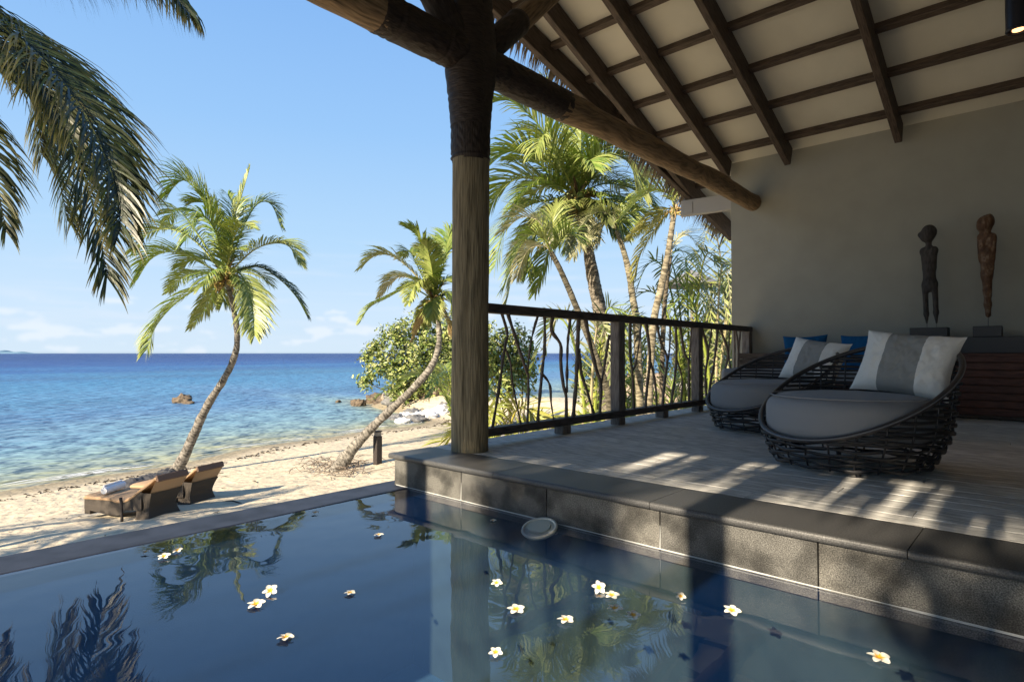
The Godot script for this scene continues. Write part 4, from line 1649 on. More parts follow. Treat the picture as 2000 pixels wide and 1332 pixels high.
# ---------------------------------------------------------------- carved figures: one skin over joints (surface nets)
func nets(bones: Array, cell: float, k: float, noise_amp: float, seed_: int) -> MB:
	var lo := Vector3(1e9, 1e9, 1e9)
	var hi := -lo
	for b in bones:
		for q in 2:
			var r: float = b[2 + q]
			lo = lo.min(b[q] - Vector3.ONE * (r + 0.03))
			hi = hi.max(b[q] + Vector3.ONE * (r + 0.03))
	var n := Vector3i(((hi - lo) / cell).ceil()) + Vector3i.ONE
	var nz := FastNoiseLite.new()
	nz.seed = seed_
	nz.frequency = 9.0
	var f := PackedFloat32Array()
	f.resize(n.x * n.y * n.z)
	var vals := {}
	for x in n.x:
		for y in n.y:
			for z in n.z:
				var p := lo + Vector3(x, y, z) * cell
				var d := 1e9
				for b in bones:
					var a: Vector3 = b[0]
					var ab: Vector3 = b[1] - a
					var h := clampf((p - a).dot(ab) / maxf(ab.length_squared(), 1e-9), 0.0, 1.0)
					var q := p - a - ab * h
					q.z *= b[4] if b.size() > 4 else 1.0
					var dd := q.length() - lerpf(b[2], b[3], h)
					var m := maxf(k - absf(d - dd), 0.0) / k
					d = minf(d, dd) - m * m * k * 0.25
				f[(x * n.y + y) * n.z + z] = d + noise_amp * nz.get_noise_3dv(p * Vector3(1, 0.5, 1))
	var mb := MB.new()
	var idx := {}
	for x in n.x - 1:
		for y in n.y - 1:
			for z in n.z - 1:
				var s := Vector3.ZERO
				var cnt := 0
				var c := []
				for q in 8:
					c.append(f[((x + (q & 1)) * n.y + y + ((q >> 1) & 1)) * n.z + z + (q >> 2)])
				for e in [[0, 1], [2, 3], [4, 5], [6, 7], [0, 2], [1, 3], [4, 6], [5, 7], [0, 4], [1, 5], [2, 6], [3, 7]]:
					var va: float = c[e[0]]
					var vb: float = c[e[1]]
					if (va < 0.0) != (vb < 0.0):
						var w := va / (va - vb)
						var pa := Vector3(e[0] & 1, (e[0] >> 1) & 1, e[0] >> 2)
						var pb := Vector3(e[1] & 1, (e[1] >> 1) & 1, e[1] >> 2)
						s += pa.lerp(pb, w)
						cnt += 1
				if cnt > 0:
					var g := Vector3(c[1] + c[3] + c[5] + c[7] - c[0] - c[2] - c[4] - c[6], c[2] + c[3] + c[6] + c[7] - c[0] - c[1] - c[4] - c[5], c[4] + c[5] + c[6] + c[7] - c[0] - c[1] - c[2] - c[3]).normalized()
					idx[Vector3i(x, y, z)] = mb.vert(lo + (Vector3(x, y, z) + s / cnt) * cell, g, Vector2(x, y) * 0.02)
	var axes := [Vector3i(1, 0, 0), Vector3i(0, 1, 0), Vector3i(0, 0, 1)]
	for p in idx:
		for ax in 3:
			var q: Vector3i = p + axes[ax]
			var va: float = f[(p.x * n.y + p.y) * n.z + p.z]
			if q.x >= n.x or q.y >= n.y or q.z >= n.z:
				continue
			var vb: float = f[(q.x * n.y + q.y) * n.z + q.z]
			if (va < 0.0) == (vb < 0.0):
				continue
			var b: Vector3i = axes[(ax + 1) % 3]
			var c2: Vector3i = axes[(ax + 2) % 3]
			if idx.has(p - b) and idx.has(p - c2) and idx.has(p - b - c2):
				mb.quad(idx[p], idx[p - b], idx[p - b - c2], idx[p - c2])
	return mb

func build_statues() -> void:
	# armless standing figure on two rods
	var base := Vector3(-0.97, 0.84, -7.93)
	var pb := thing("black_pedestal", "black box pedestal under the armless grey figure", "pedestal", base)
	var m := MB.new()
	m.box(Vector3(0, 0.055, 0), Vector3(0.34, 0.11, 0.22), 0.004)
	part("pedestal", m, M["black_base"], pb)
	var y0 := 0.05
	var s := thing("carved_figure", "armless dark grey carved wooden figure with two separate legs", "sculpture", base + Vector3(0, 0.11, 0), -0.2)
	var V := func(x: float, y: float, z: float) -> Vector3: return Vector3(x, y + y0, z)
	var bones := [
		[V.call(-0.028, 0.0, 0), V.call(-0.034, 0.10, 0), 0.010, 0.026],
		[V.call(-0.034, 0.10, 0), V.call(-0.044, 0.40, 0), 0.026, 0.034],
		[V.call(0.072, 0.0, 0), V.call(0.068, 0.11, 0.004), 0.010, 0.027],
		[V.call(0.070, 0.11, 0.004), V.call(0.058, 0.40, 0), 0.027, 0.032],
		[V.call(-0.03, 0.425, 0), V.call(0.044, 0.425, 0), 0.045, 0.045],
		[V.call(0.006, 0.40, 0), V.call(0.002, 0.58, 0), 0.068, 0.066, 1.15],
		[V.call(-0.012, 0.60, 0), V.call(-0.026, 0.76, 0), 0.060, 0.058, 1.2],
		[V.call(0.022, 0.60, 0), V.call(0.034, 0.76, 0), 0.060, 0.056, 1.2],
		[V.call(-0.055, 0.775, 0), V.call(0.060, 0.775, 0), 0.040, 0.040, 1.1],
		[V.call(0.0, 0.78, 0), V.call(0.004, 0.88, 0), 0.036, 0.030],
		[V.call(-0.008, 0.945, 0.006), V.call(0.008, 0.975, 0), 0.080, 0.080],
		[V.call(-0.06, 0.95, 0.02), V.call(-0.078, 0.955, 0.03), 0.030, 0.024],
		[V.call(0.0, 0.905, 0.04), V.call(0.0, 0.95, 0.062), 0.022, 0.014],
	]
	part("body", nets(bones, 0.0105, 0.022, 0.004, 3), M["statue_grey"], s)
	s.scale = Vector3(0.90, 1.03, 0.95)
	var rods := MB.new()
	rods.tube([Vector3(-0.028, 0, 0), Vector3(-0.028, 0.07, 0)], [0.004, 0.004], 6)
	rods.tube([Vector3(0.072, 0, 0), Vector3(0.072, 0.07, 0)], [0.004, 0.004], 6)
	part("rod", rods, M["steel"], s)
	# slender brown figure on a block
	var base2 := Vector3(-0.47, 0.84, -7.93)
	var p2 := thing("black_block", "small black block under the slender brown figure", "pedestal", base2)
	var m2 := MB.new()
	m2.box(Vector3(0, 0.056, 0), Vector3(0.235, 0.112, 0.2), 0.004)
	part("block", m2, M["black_base"], p2)
	var s2 := thing("carved_figure", "slender brown carved wooden figure tapering to one point", "sculpture", base2 + Vector3(0, 0.112, 0), -0.25)
	var V2 := func(x: float, y: float, z: float) -> Vector3: return Vector3(x, y + 0.115, z)
	var bones2 := [
		[V2.call(0.008, 0.0, 0), V2.call(0.004, 0.11, 0), 0.027, 0.034],
		[V2.call(0.004, 0.11, 0), V2.call(0.0, 0.24, 0), 0.034, 0.036],
		[V2.call(-0.014, 0.22, 0), V2.call(-0.018, 0.42, 0), 0.024, 0.042],
		[V2.call(0.020, 0.20, 0), V2.call(0.022, 0.42, 0), 0.024, 0.040],
		[V2.call(0.0, 0.40, 0), V2.call(0.0, 0.62, 0.004), 0.058, 0.070, 1.1],
		[V2.call(-0.030, 0.62, 0), V2.call(-0.045, 0.80, 0), 0.048, 0.036],
		[V2.call(0.036, 0.58, 0), V2.call(0.058, 0.79, 0), 0.046, 0.036],
		[V2.call(-0.062, 0.56, 0.01), V2.call(-0.070, 0.80, 0), 0.013, 0.024],
		[V2.call(0.066, 0.46, 0.01), V2.call(0.080, 0.78, 0), 0.013, 0.026],
		[V2.call(0.0, 0.78, 0), V2.call(-0.005, 0.86, 0), 0.052, 0.042],
		[V2.call(-0.014, 0.91, 0.004), V2.call(0.012, 0.95, 0), 0.074, 0.072],
		[V2.call(-0.055, 0.90, 0.02), V2.call(-0.060, 0.95, 0.02), 0.026, 0.026],
		[V2.call(0.040, 0.985, 0.0), V2.call(-0.045, 0.975, 0.0), 0.026, 0.026],
	]
	part("body", nets(bones2, 0.0105, 0.03, 0.007, 8), M["statue_brown"], s2)
	s2.scale = Vector3(0.84, 1.03, 0.95)
	var rod2 := MB.new()
	rod2.tube([Vector3(0.006, 0, 0), Vector3(0.006, 0.14, 0)], [0.005, 0.005], 6)
	part("rod", rod2, M["steel"], s2)

# ---------------------------------------------------------------- railing
const RAIL_X := -3.03

func rail_pt(cx: float, cy: float) -> Vector3:
	var p := at(940.0 + cx / 3.704, 600.0 + cy / 3.704, 1.0)
	var d := p - EYE
	return EYE + d * ((RAIL_X - EYE.x) / d.x)

func build_railing() -> void:
	var r := thing("veranda_railing", "dark timber railing with crooked branch balusters along the deck edge", "railing")
	var rng := RandomNumberGenerator.new()
	rng.seed = 15
	var top := MB.new()
	top.beam(Vector3(RAIL_X, 0.998, -2.97), Vector3(RAIL_X, 0.998, -8.19), 0.085, 0.07, Vector3.UP, 0.008)
	part("top_rail", top, M["rail"], r)
	var bot := MB.new()
	bot.beam(Vector3(RAIL_X, 0.10, -2.97), Vector3(RAIL_X, 0.10, -8.19), 0.10, 0.06, Vector3.UP, 0.008, Vector2(7, 3))
	part("bottom_rail", bot, M["rail"], r)
	for u in [4.84, 6.55, 8.10]:
		var m := MB.new()
		m.beam(Vector3(RAIL_X, 0.128, -u), Vector3(RAIL_X, 0.968, -u), 0.11, 0.10, Vector3.RIGHT, 0.006, Vector2(u, u * 2.0))
		part("rail_post", m, M["rail_post"], r)
	for u in [3.98, 4.84, 5.70, 6.55, 7.4, 8.10]:
		var m := MB.new()
		m.beam(Vector3(RAIL_X, -0.002, -u), Vector3(RAIL_X, 0.072, -u), 0.11, 0.10, Vector3.RIGHT, 0.006, Vector2(u, u * 3.0))
		part("rail_foot", m, M["rail_post"], r)
	# crooked branches: [thickness, points, forks...]
	var tw := [
		[17, [[150, 70], [195, 190], [165, 300], [130, 560], [78, 760]], [[172, 300], [215, 400], [225, 560], [280, 825]]],
		[16, [[200, 75], [260, 240], [328, 450], [340, 530], [338, 830]], [[402, 85], [360, 230], [340, 460]]],
		[17, [[460, 90], [450, 300], [440, 490], [400, 806]], [[440, 480], [490, 560], [505, 700], [520, 800]]],
		[20, [[510, 95], [510, 170], [575, 270], [568, 400], [590, 560], [620, 650], [620, 790]], [[650, 100], [630, 300], [622, 620]]],
		[22, [[710, 105], [697, 400], [690, 560], [665, 780]], [[712, 300], [728, 470], [760, 600], [822, 752]]],
		[20, [[755, 105], [800, 280], [830, 450], [862, 560], [855, 745]], [[922, 200], [890, 450], [864, 550]]],
		[20, [[1025, 125], [1015, 380], [992, 560], [985, 715]], [[1016, 440], [1030, 580], [1045, 718]]],
		[14, [[1075, 140], [1075, 350], [1100, 470], [1108, 705]], [[1165, 140], [1120, 370], [1100, 450]]],
		[17, [[1190, 130], [1220, 350], [1200, 560], [1185, 698]], [[1216, 380], [1268, 560], [1275, 685]]],
		[15, [[1265, 135], [1300, 260], [1345, 370], [1335, 500], [1313, 680]], [[1375, 150], [1368, 300], [1346, 390]]],
		[14, [[1412, 155], [1405, 400], [1380, 670]], [[1408, 370], [1460, 520], [1450, 660]]],
		[13, [[1438, 155], [1480, 340], [1507, 400], [1500, 655]], [[1522, 165], [1518, 300], [1507, 410]]],
		[14, [[1590, 160], [1640, 320], [1628, 480], [1625, 640]], [[1672, 165], [1650, 290], [1638, 380]]],
		[13, [[1715, 170], [1690, 400], [1660, 560], [1650, 640]], []],
		[12, [[1735, 172], [1780, 330], [1770, 480], [1775, 610]], []],
		[10, [[1808, 180], [1797, 330], [1812, 470], [1805, 600]], []],
		[10, [[1828, 180], [1834, 330], [1826, 600]], []],
		[10, [[1850, 182], [1856, 330], [1848, 595]], []],
		[10, [[1874, 184], [1868, 330], [1872, 590]], []],
	]
	var nz := FastNoiseLite.new()
	nz.seed = 9
	nz.frequency = 6.0
	for b in tw:
		for k in range(1, b.size()):
			if (b[k] as Array).is_empty():
				continue
			var ps := []
			for q in b[k]:
				var p := rail_pt(q[0], q[1])
				p.x += rng.randf_range(-0.012, 0.012)
				ps.append(p)
			if k == 1:
				ps[0].y = 0.965
				ps[-1].y = 0.128
			elif b[k][0][1] < 200.0:
				ps[0].y = 0.965
			elif b[k][-1][1] > 590.0:
				ps[-1].y = 0.128
			var n := 26
			var c := spline(ps, n)
			var rs := []
			var d := depth_of(ps[0])
			var r0: float = b[0] / 3.704 / FOC * d * 0.66 * (1.0 if k == 1 else 0.72)
			for i in n:
				rs.append(r0 * (1.0 + 0.1 * sin(i * 1.3 + k)) * lerpf(1.08, 0.92, float(i) / n))
			var m := MB.new()
			m.tube(c, rs, 9, true, Color.WHITE, [], 0.006, nz)
			part("branch", m, M["twig"], r)

# ---------------------------------------------------------------- beach things
func make_lounger(label: String, pos: Vector3, turn: float) -> Node3D:
	var t := thing("beach_lounger", label, "sun lounger", pos, turn, "woven loungers on the sand")
	# long axis x: the foot at -x, the head with the raised back at +x; width along z
	var wd := 0.72
	var top := func(x: float) -> float:
		# seat line: low flat foot, hollow, then the back rises
		if x < -0.2:
			return 0.30 + 0.02 * sin((x + 1.0) * 2.0)
		var f := clampf((x + 0.2) / 1.1, 0.0, 1.0)
		return 0.31 - 0.05 * sin(PI * minf(f * 1.6, 1.0)) + 0.50 * pow(f, 1.7)
	var pad := MB.new()
	pad.grid(40, 14, func(p, q):
		var x := lerpf(-1.0, 0.94, p)
		var z: float = (q - 0.5) * wd
		var edge := pow(absf(q - 0.5) * 2.0, 6.0)
		return Vector3(x, top.call(x) + 0.085 - 0.03 * edge, z)
	, -1.0, Vector2(2, 0.7))
	pad.grid(40, 2, func(p, q):
		var x := lerpf(-1.0, 0.94, p)
		return Vector3(x, top.call(x), (q - 0.5) * wd)
	, 1.0, Vector2(2, 0.7))
	for s in [-1.0, 1.0]:
		pad.grid(40, 3, func(p, q):
			var x := lerpf(-1.0, 0.94, p)
			return Vector3(x, top.call(x) + q * 0.055, s * wd * 0.5 + s * 0.012 * sin(q * PI))
		, s, Vector2(2, 0.1))
	part("pad", pad, M["lounger_pad"], t)
	var hd := MB.new()
	hd.beam(Vector3(0.945, 0.835, -wd / 2), Vector3(0.945, 0.835, wd / 2), 0.05, 0.13, Vector3(-0.45, 1, 0).normalized(), 0.012)
	part("pad_edge", hd, M["lounger_edge"], t)
	# tan sling of the back seen from behind
	var bk := MB.new()
	bk.grid(8, 12, func(p, q):
		var y := lerpf(0.50, 0.80, q)
		var bow := 0.035 * sin(PI * p)
		return Vector3(lerpf(0.74, 0.925, q) + 0.02, y - bow * (1.0 - q), (p - 0.5) * (wd - 0.01 + 0.05 * q))
	, -1.0)
	part("back_sling", bk, M["lounger_pad"], t)
	# woven pedestal under the back: waisted sides, flared foot
	var pd := MB.new()
	var hw := func(y: float) -> float: return wd * 0.5 * (0.86 + 0.16 * pow(absf(y - 0.27) / 0.27, 1.6))
	var xb := func(y: float) -> float: return 0.70 + 0.12 * pow(absf(y - 0.24) / 0.3, 1.5)
	var xf := func(y: float) -> float: return 0.42 - 0.22 * pow(clampf((y - 0.05) / 0.35, 0, 1), 2.0) - 0.02
	pd.grid(10, 16, func(p, q):
		var y := lerpf(0.0, 0.54, q)
		return Vector3(xb.call(y), y, lerpf(-1.0, 1.0, p) * hw.call(y))
	, -1.0, Vector2(0.7, 0.55))
	for s in [-1.0, 1.0]:
		pd.grid(14, 16, func(p, q):
			var y0 := lerpf(0.0, 1.0, q)
			var x := lerpf(xf.call(y0 * 0.5), xb.call(y0 * 0.5), p)
			var y: float = y0 * minf(0.54, top.call(x) - 0.004)
			return Vector3(lerpf(xf.call(y), xb.call(y), p), y, s * hw.call(y))
		, -s, Vector2(0.5, 0.5))
	pd.grid(10, 16, func(p, q):
		var y := lerpf(0.0, 0.30, q)
		return Vector3(xf.call(y), y, lerpf(-1.0, 1.0, p) * hw.call(y))
	, 1.0, Vector2(0.7, 0.3))
	part("pedestal", pd, M["lounger_weave"], t)
	# side rails that sweep from the foot panel into the pedestal
	for s in [-1.0, 1.0]:
		var sd := MB.new()
		sd.grid(30, 4, func(p, q):
			var x := lerpf(-1.0, 0.55, p)
			var lowy := 0.20 - 0.06 * sin(PI * p) - 0.10 * smoothstep(0.75, 0.6, p)
			return Vector3(x, lerpf(lowy, top.call(x), q), s * wd * 0.49)
		, s, Vector2(1.5, 0.2))
		part("side_rail", sd, M["lounger_weave"], t)
	var ft := MB.new()
	ft.slab([Vector3(-1.0, 0.0, -wd / 2 * 0.96), Vector3(-1.0, 0.0, wd / 2 * 0.96), Vector3(-1.0, 0.30, wd / 2 * 0.98), Vector3(-1.0, 0.30, -wd / 2 * 0.98)], Vector3(0.16, 0, 0))
	part("foot_panel", ft, M["lounger_weave"], t)
	return t

func build_beach_things() -> void:
	var rng := RandomNumberGenerator.new()
	rng.seed = 77
	# loungers: axis from foot to head points up the beach
	var a0 := on_ground(296, 1014)
	var ang := atan2(0.40, 0.917)
	var l1 := make_lounger("nearer tan beach lounger with a rolled white towel on its foot end", Vector3.ZERO, 0.0)
	var bz := Basis(Vector3.UP, ang)
	# the near rear corner of the pedestal stands on that spot
	l1.transform = Transform3D(bz, a0 - bz * Vector3(0.82, 0, 0.34))
	l1.position.y = ground(l1.position.x, -l1.position.z) + 0.0
	var l2 := copy_of(l1, "farther tan beach lounger beside the foot of the leaning palm")
	var a1 := on_ground(376, 986)
	l2.transform = Transform3D(bz, a1 - bz * Vector3(0.82, 0, 0.34))
	l2.position.y = ground(l2.position.x, -l2.position.z)
	var tp := l1.transform * Vector3(-0.62, 0.485, 0.02)
	var tw := thing("rolled_towel", "rolled white towel lying across the nearer beach lounger", "towel", tp)
	tw.basis = bz
	var tm := MB.new()
	var spiral := []
	tm.tube([Vector3(0, 0, -0.31), Vector3(0, 0, -0.30), Vector3(0, 0.002, 0), Vector3(0, 0, 0.30), Vector3(0, 0, 0.31)], [0.06, 0.072, 0.075, 0.072, 0.06], 20)
	part("roll", tm, M["towel"], tw)
	var tf := MB.new()
	tf.tube([Vector3(-0.02, 0.088, -0.29), Vector3(-0.02, 0.09, 0.29)], [0.02, 0.02], 8)
	part("flap", tf, M["towel"], tw)
	tw.rotation.y += 0.35
	# dark stake beside the lounger
	var sk := on_ground(238, 1019)
	var st := thing("wooden_stake", "thin dark stake in the sand beside the nearer lounger", "stake", sk)
	var sm := MB.new()
	sm.tube([Vector3(0, -0.2, 0), Vector3(-0.03, 0.3, 0.01), Vector3(-0.055, 0.46, 0.02)], [0.028, 0.025, 0.03], 8)
	part("stake", sm, M["bollard"], st)
	# lamp bollard
	var bp := on_ground(737, 906)
	var bo := thing("bollard_light", "short dark timber bollard on the sand beside the second leaning palm", "bollard", bp)
	var bm := MB.new()
	bm.beam(Vector3(0, -0.2, 0), Vector3(0, 0.80, 0), 0.19, 0.19, Vector3.RIGHT, 0.01)
	part("post", bm, M["bollard"], bo)
	var bc := MB.new()
	bc.beam(Vector3(0, 0.80, 0), Vector3(0, 0.92, 0), 0.15, 0.15, Vector3.RIGHT, 0.01)
	part("lamp_head", bc, M["rockg_b"], bo)
	var bc2 := MB.new()
	bc2.beam(Vector3(0, 0.92, 0), Vector3(0, 0.95, 0), 0.2, 0.2, Vector3.RIGHT, 0.008)
	part("cap", bc2, M["bollard"], bo)
	# heap of dark stones at the foot of the first palm
	var rk := []
	for i in 6:
		rk.append(rock_mesh(40 + i * 3, 0.45))
	var heap := on_ground(300, 955)
	for i in 26:
		var f := rng.randf()
		var q := on_ground(lerpf(238, 332, f), lerpf(962, 926, f) + rng.randf_range(-6, 6))
		var o := part("dark_stone", rk[i % 6], M["rock_dark"])
		tag(o, "dark stone in the low heap between the loungers and the first palm", "stone", "dark stones heaped behind the loungers")
		var s := rng.randf_range(0.10, 0.24)
		o.position = q + Vector3.UP * s * 0.2
		o.scale = Vector3(s * 1.4, s * 0.7, s)
		o.rotation.y = rng.randf() * TAU
	# rocks in and beside the sea
	var sr := part("sea_rock", rk[0], M["rock_brown"])
	tag(sr, "single brown rock standing alone in the shallow sea", "rock")
	sr.position = at(356, 787, 47.0)
	sr.position.y = SEA_Y + 0.08
	sr.scale = Vector3(0.75, 0.55, 0.6)
	var sr2 := part("sea_rock", rk[1], M["rock_brown"])
	tag(sr2, "small low rock just right of the lone brown sea rock", "rock")
	sr2.position = at(369, 790, 46.0)
	sr2.position.y = SEA_Y
	sr2.scale = Vector3(0.5, 0.2, 0.4)
	for i in 20:
		var f := rng.randf()
		var px := lerpf(655, 770, pow(f, 0.7))
		var o := part("reef_rock", rk[i % 6], M["rock_brown"])
		tag(o, "jagged brown rock of the outcrop in the sea before the broad leaved bush", "rock", "brown rocks of the sea outcrop")
		var d := rng.randf_range(44.0, 50.0)
		o.position = at(px, 785, d)
		o.position.y = SEA_Y + rng.randf_range(-0.05, 0.12)
		var s := lerpf(0.22, 1.0, f) * rng.randf_range(0.5, 1.0)
		o.scale = Vector3(s * 1.3, s * 0.8, s)
		o.rotation = Vector3(rng.randf_range(-0.5, 0.5), rng.randf() * TAU, rng.randf_range(-0.5, 0.5))
	for i in 26:
		var f := rng.randf()
		var q := on_ground(lerpf(752, 884, f), lerpf(832, 802, f) + rng.randf_range(-9, 7))
		var o := part("pale_boulder", rk[i % 6], M["rock_pale" if rng.randf() < 0.75 else "rock_grey"])
		tag(o, "pale boulder in the row along the waterline under the broad leaved bush", "boulder", "pale boulders along the waterline")
		var s := rng.randf_range(0.30, 0.68) * lerpf(1.0, 0.8, f)
		o.position = q + Vector3.UP * s * 0.15
		o.scale = Vector3(s * 1.25, s * 0.62, s)
		o.rotation = Vector3(rng.randf_range(-0.3, 0.3), rng.randf() * TAU, rng.randf_range(-0.3, 0.3))
	for i in 16:
		var f := rng.randf()
		var p := at(lerpf(770, 890, f), 780, rng.randf_range(41, 45))
		var o := part("shore_rock", rk[i % 6], M["rock_tan" if i % 3 else "rock_grey"])
		tag(o, "reddish tan rock on the bank under the broad leaved bush", "rock", "tan rocks of the bank")
		var s := rng.randf_range(0.5, 1.1)
		o.position = Vector3(p.x, ground(p.x, -p.z) + 0.2, p.z)
		o.scale = Vector3(s * 1.3, s * 0.75, s)
		o.rotation.y = rng.randf() * TAU
	# boulders and stones seen through the railing
	for b in [[1222, 790, 30.0, 1.0, "tan boulder left of the largest one beyond the railing"], [1262, 775, 31.0, 1.35, "largest tan boulder beyond the railing"], [1290, 785, 29.0, 0.9, "tan boulder just right of the largest one beyond the railing"],
		[1240, 800, 27.0, 0.7, "small tan boulder in front of the largest one"], [1178, 800, 30.0, 0.8, "tan boulder behind the first full railing post"], [1318, 790, 28.0, 0.8, "tan boulder nearest the second full railing post"]]:
		var p := at(b[0], b[1], b[2])
		var o := part("tan_boulder", rk[int(b[0]) % 6], M["rock_tan"])
		tag(o, b[4], "boulder", "tan boulders beyond the railing")
		o.position = Vector3(p.x, ground(p.x, -p.z) + 0.3 * b[3], p.z)
		o.scale = Vector3(b[3] * 1.2, b[3] * 0.95, b[3])
		o.rotation.y = b[0]
	var pb := MultiMesh.new()
	pb.transform_format = MultiMesh.TRANSFORM_3D
	pb.mesh = rk[2]
	pb.instance_count = 420
	for i in 420:
		var q := on_ground(rng.randf_range(985, 1215), rng.randf_range(818, 880))
		var s := rng.randf_range(0.05, 0.17)
		pb.set_instance_transform(i, Transform3D(Basis(Vector3.UP, rng.randf() * TAU).scaled(Vector3(s * 1.4, s * 0.8, s)), q + Vector3.UP * s * 0.3))
	var po := MultiMeshInstance3D.new()
	po.multimesh = pb
	po.material_override = M["rock_grey"]
	po.name = "shore_pebbles"
	add_child(po)
	tag(po, "band of grey stones on the sand beyond the railing", "", "", "stuff")
	# dry twigs and weed on the sand
	var dm := MB.new()
	var tgm := MB.new()
	for i in 620:
		var px := rng.randf_range(0, 900)
		var py := rng.randf_range(820, 1060)
		var q := on_ground(px, py)
		var d: float = q.x - shore(-q.z)
		if d < 1.0 or q.x > -5.0:
			continue
		if rng.randf() < 0.8 * smoothstep(2.0, 5.0, d):
			continue
		var a := rng.randf() * TAU
		var l := rng.randf_range(0.02, 0.06) if i % 12 else rng.randf_range(0.1, 0.3)
		var v := Vector3(cos(a), 0, sin(a)) * l
		dm.tube([q - v + Vector3.UP * 0.01, q + Vector3.UP * (0.012 + l * 0.12), q + v + Vector3.UP * 0.012], [0.004 + l * 0.03, 0.006 + l * 0.035, 0.003], 5)
	# the line of weed and shell left by the last high water
	for i in 520:
		var u := rng.randf_range(-8.0, 27.0)
		var x := shore(u) + 2.1 + 0.35 * sin(u * 0.8) + rng.randfn() * 0.22
		var q := Vector3(x, ground(x, u), -u)
		var a := rng.randf() * TAU
		var l := rng.randf_range(0.02, 0.11)
		var v := Vector3(cos(a), 0, sin(a)) * l
		dm.tube([q - v + Vector3.UP * 0.008, q + Vector3.UP * 0.02, q + v + Vector3.UP * 0.01], [0.006, 0.006 + l * 0.16, 0.004], 5)
	tag(part("beach_litter", dm, M["debris"]), "scattered dry twigs and weed on the sand", "", "", "stuff")
	# bare creeper stems round the foot of the second palm
	for i in 120:
		var q := on_ground(rng.randfn(655, 36), rng.randfn(915, 10))
		var a := rng.randf() * TAU
		var l := rng.randf_range(0.12, 0.5)
		var v := Vector3(cos(a), 0, sin(a)) * l
		tgm.tube([q - v * 0.6, q + Vector3.UP * rng.randf_range(0.04, 0.16), q + v + Vector3.UP * rng.randf_range(0.0, 0.12)], [0.008, 0.010, 0.004], 5)
	tag(part("dry_creeper_undergrowth", tgm, M["twig"]), "bare dry creeper stems round the foot of the second leaning palm", "", "", "stuff")
	# thatched parasol far behind the palms
	var pp := at(1352, 640, 24.0)
	pp.y = ground(pp.x, -pp.z)
	var pr := thing("thatched_parasol", "grey thatched parasol standing among the palms beyond the railing", "parasol", pp)
	var hub := at(1352, 556, 24.0).y - pp.y
	var pole := MB.new()
	pole.tube([Vector3(0, -0.3, 0), Vector3(0, hub + 0.5, 0)], [0.07, 0.06], 8)
	part("pole", pole, M["rail_post"], pr)
	var roof := MB.new()
	roof.grid(40, 8, func(p, q):
		var a: float = p * TAU
		var r: float = q * 1.25 * (1.0 + 0.04 * sin(a * 17.0))
		return Vector3(cos(a) * r, hub + 0.62 - 0.62 * q - 0.06 * q * q, sin(a) * r)
	, 1.0, Vector2(6, 1), true)
	part("thatch_cone", roof, M["rock_grey"], pr)

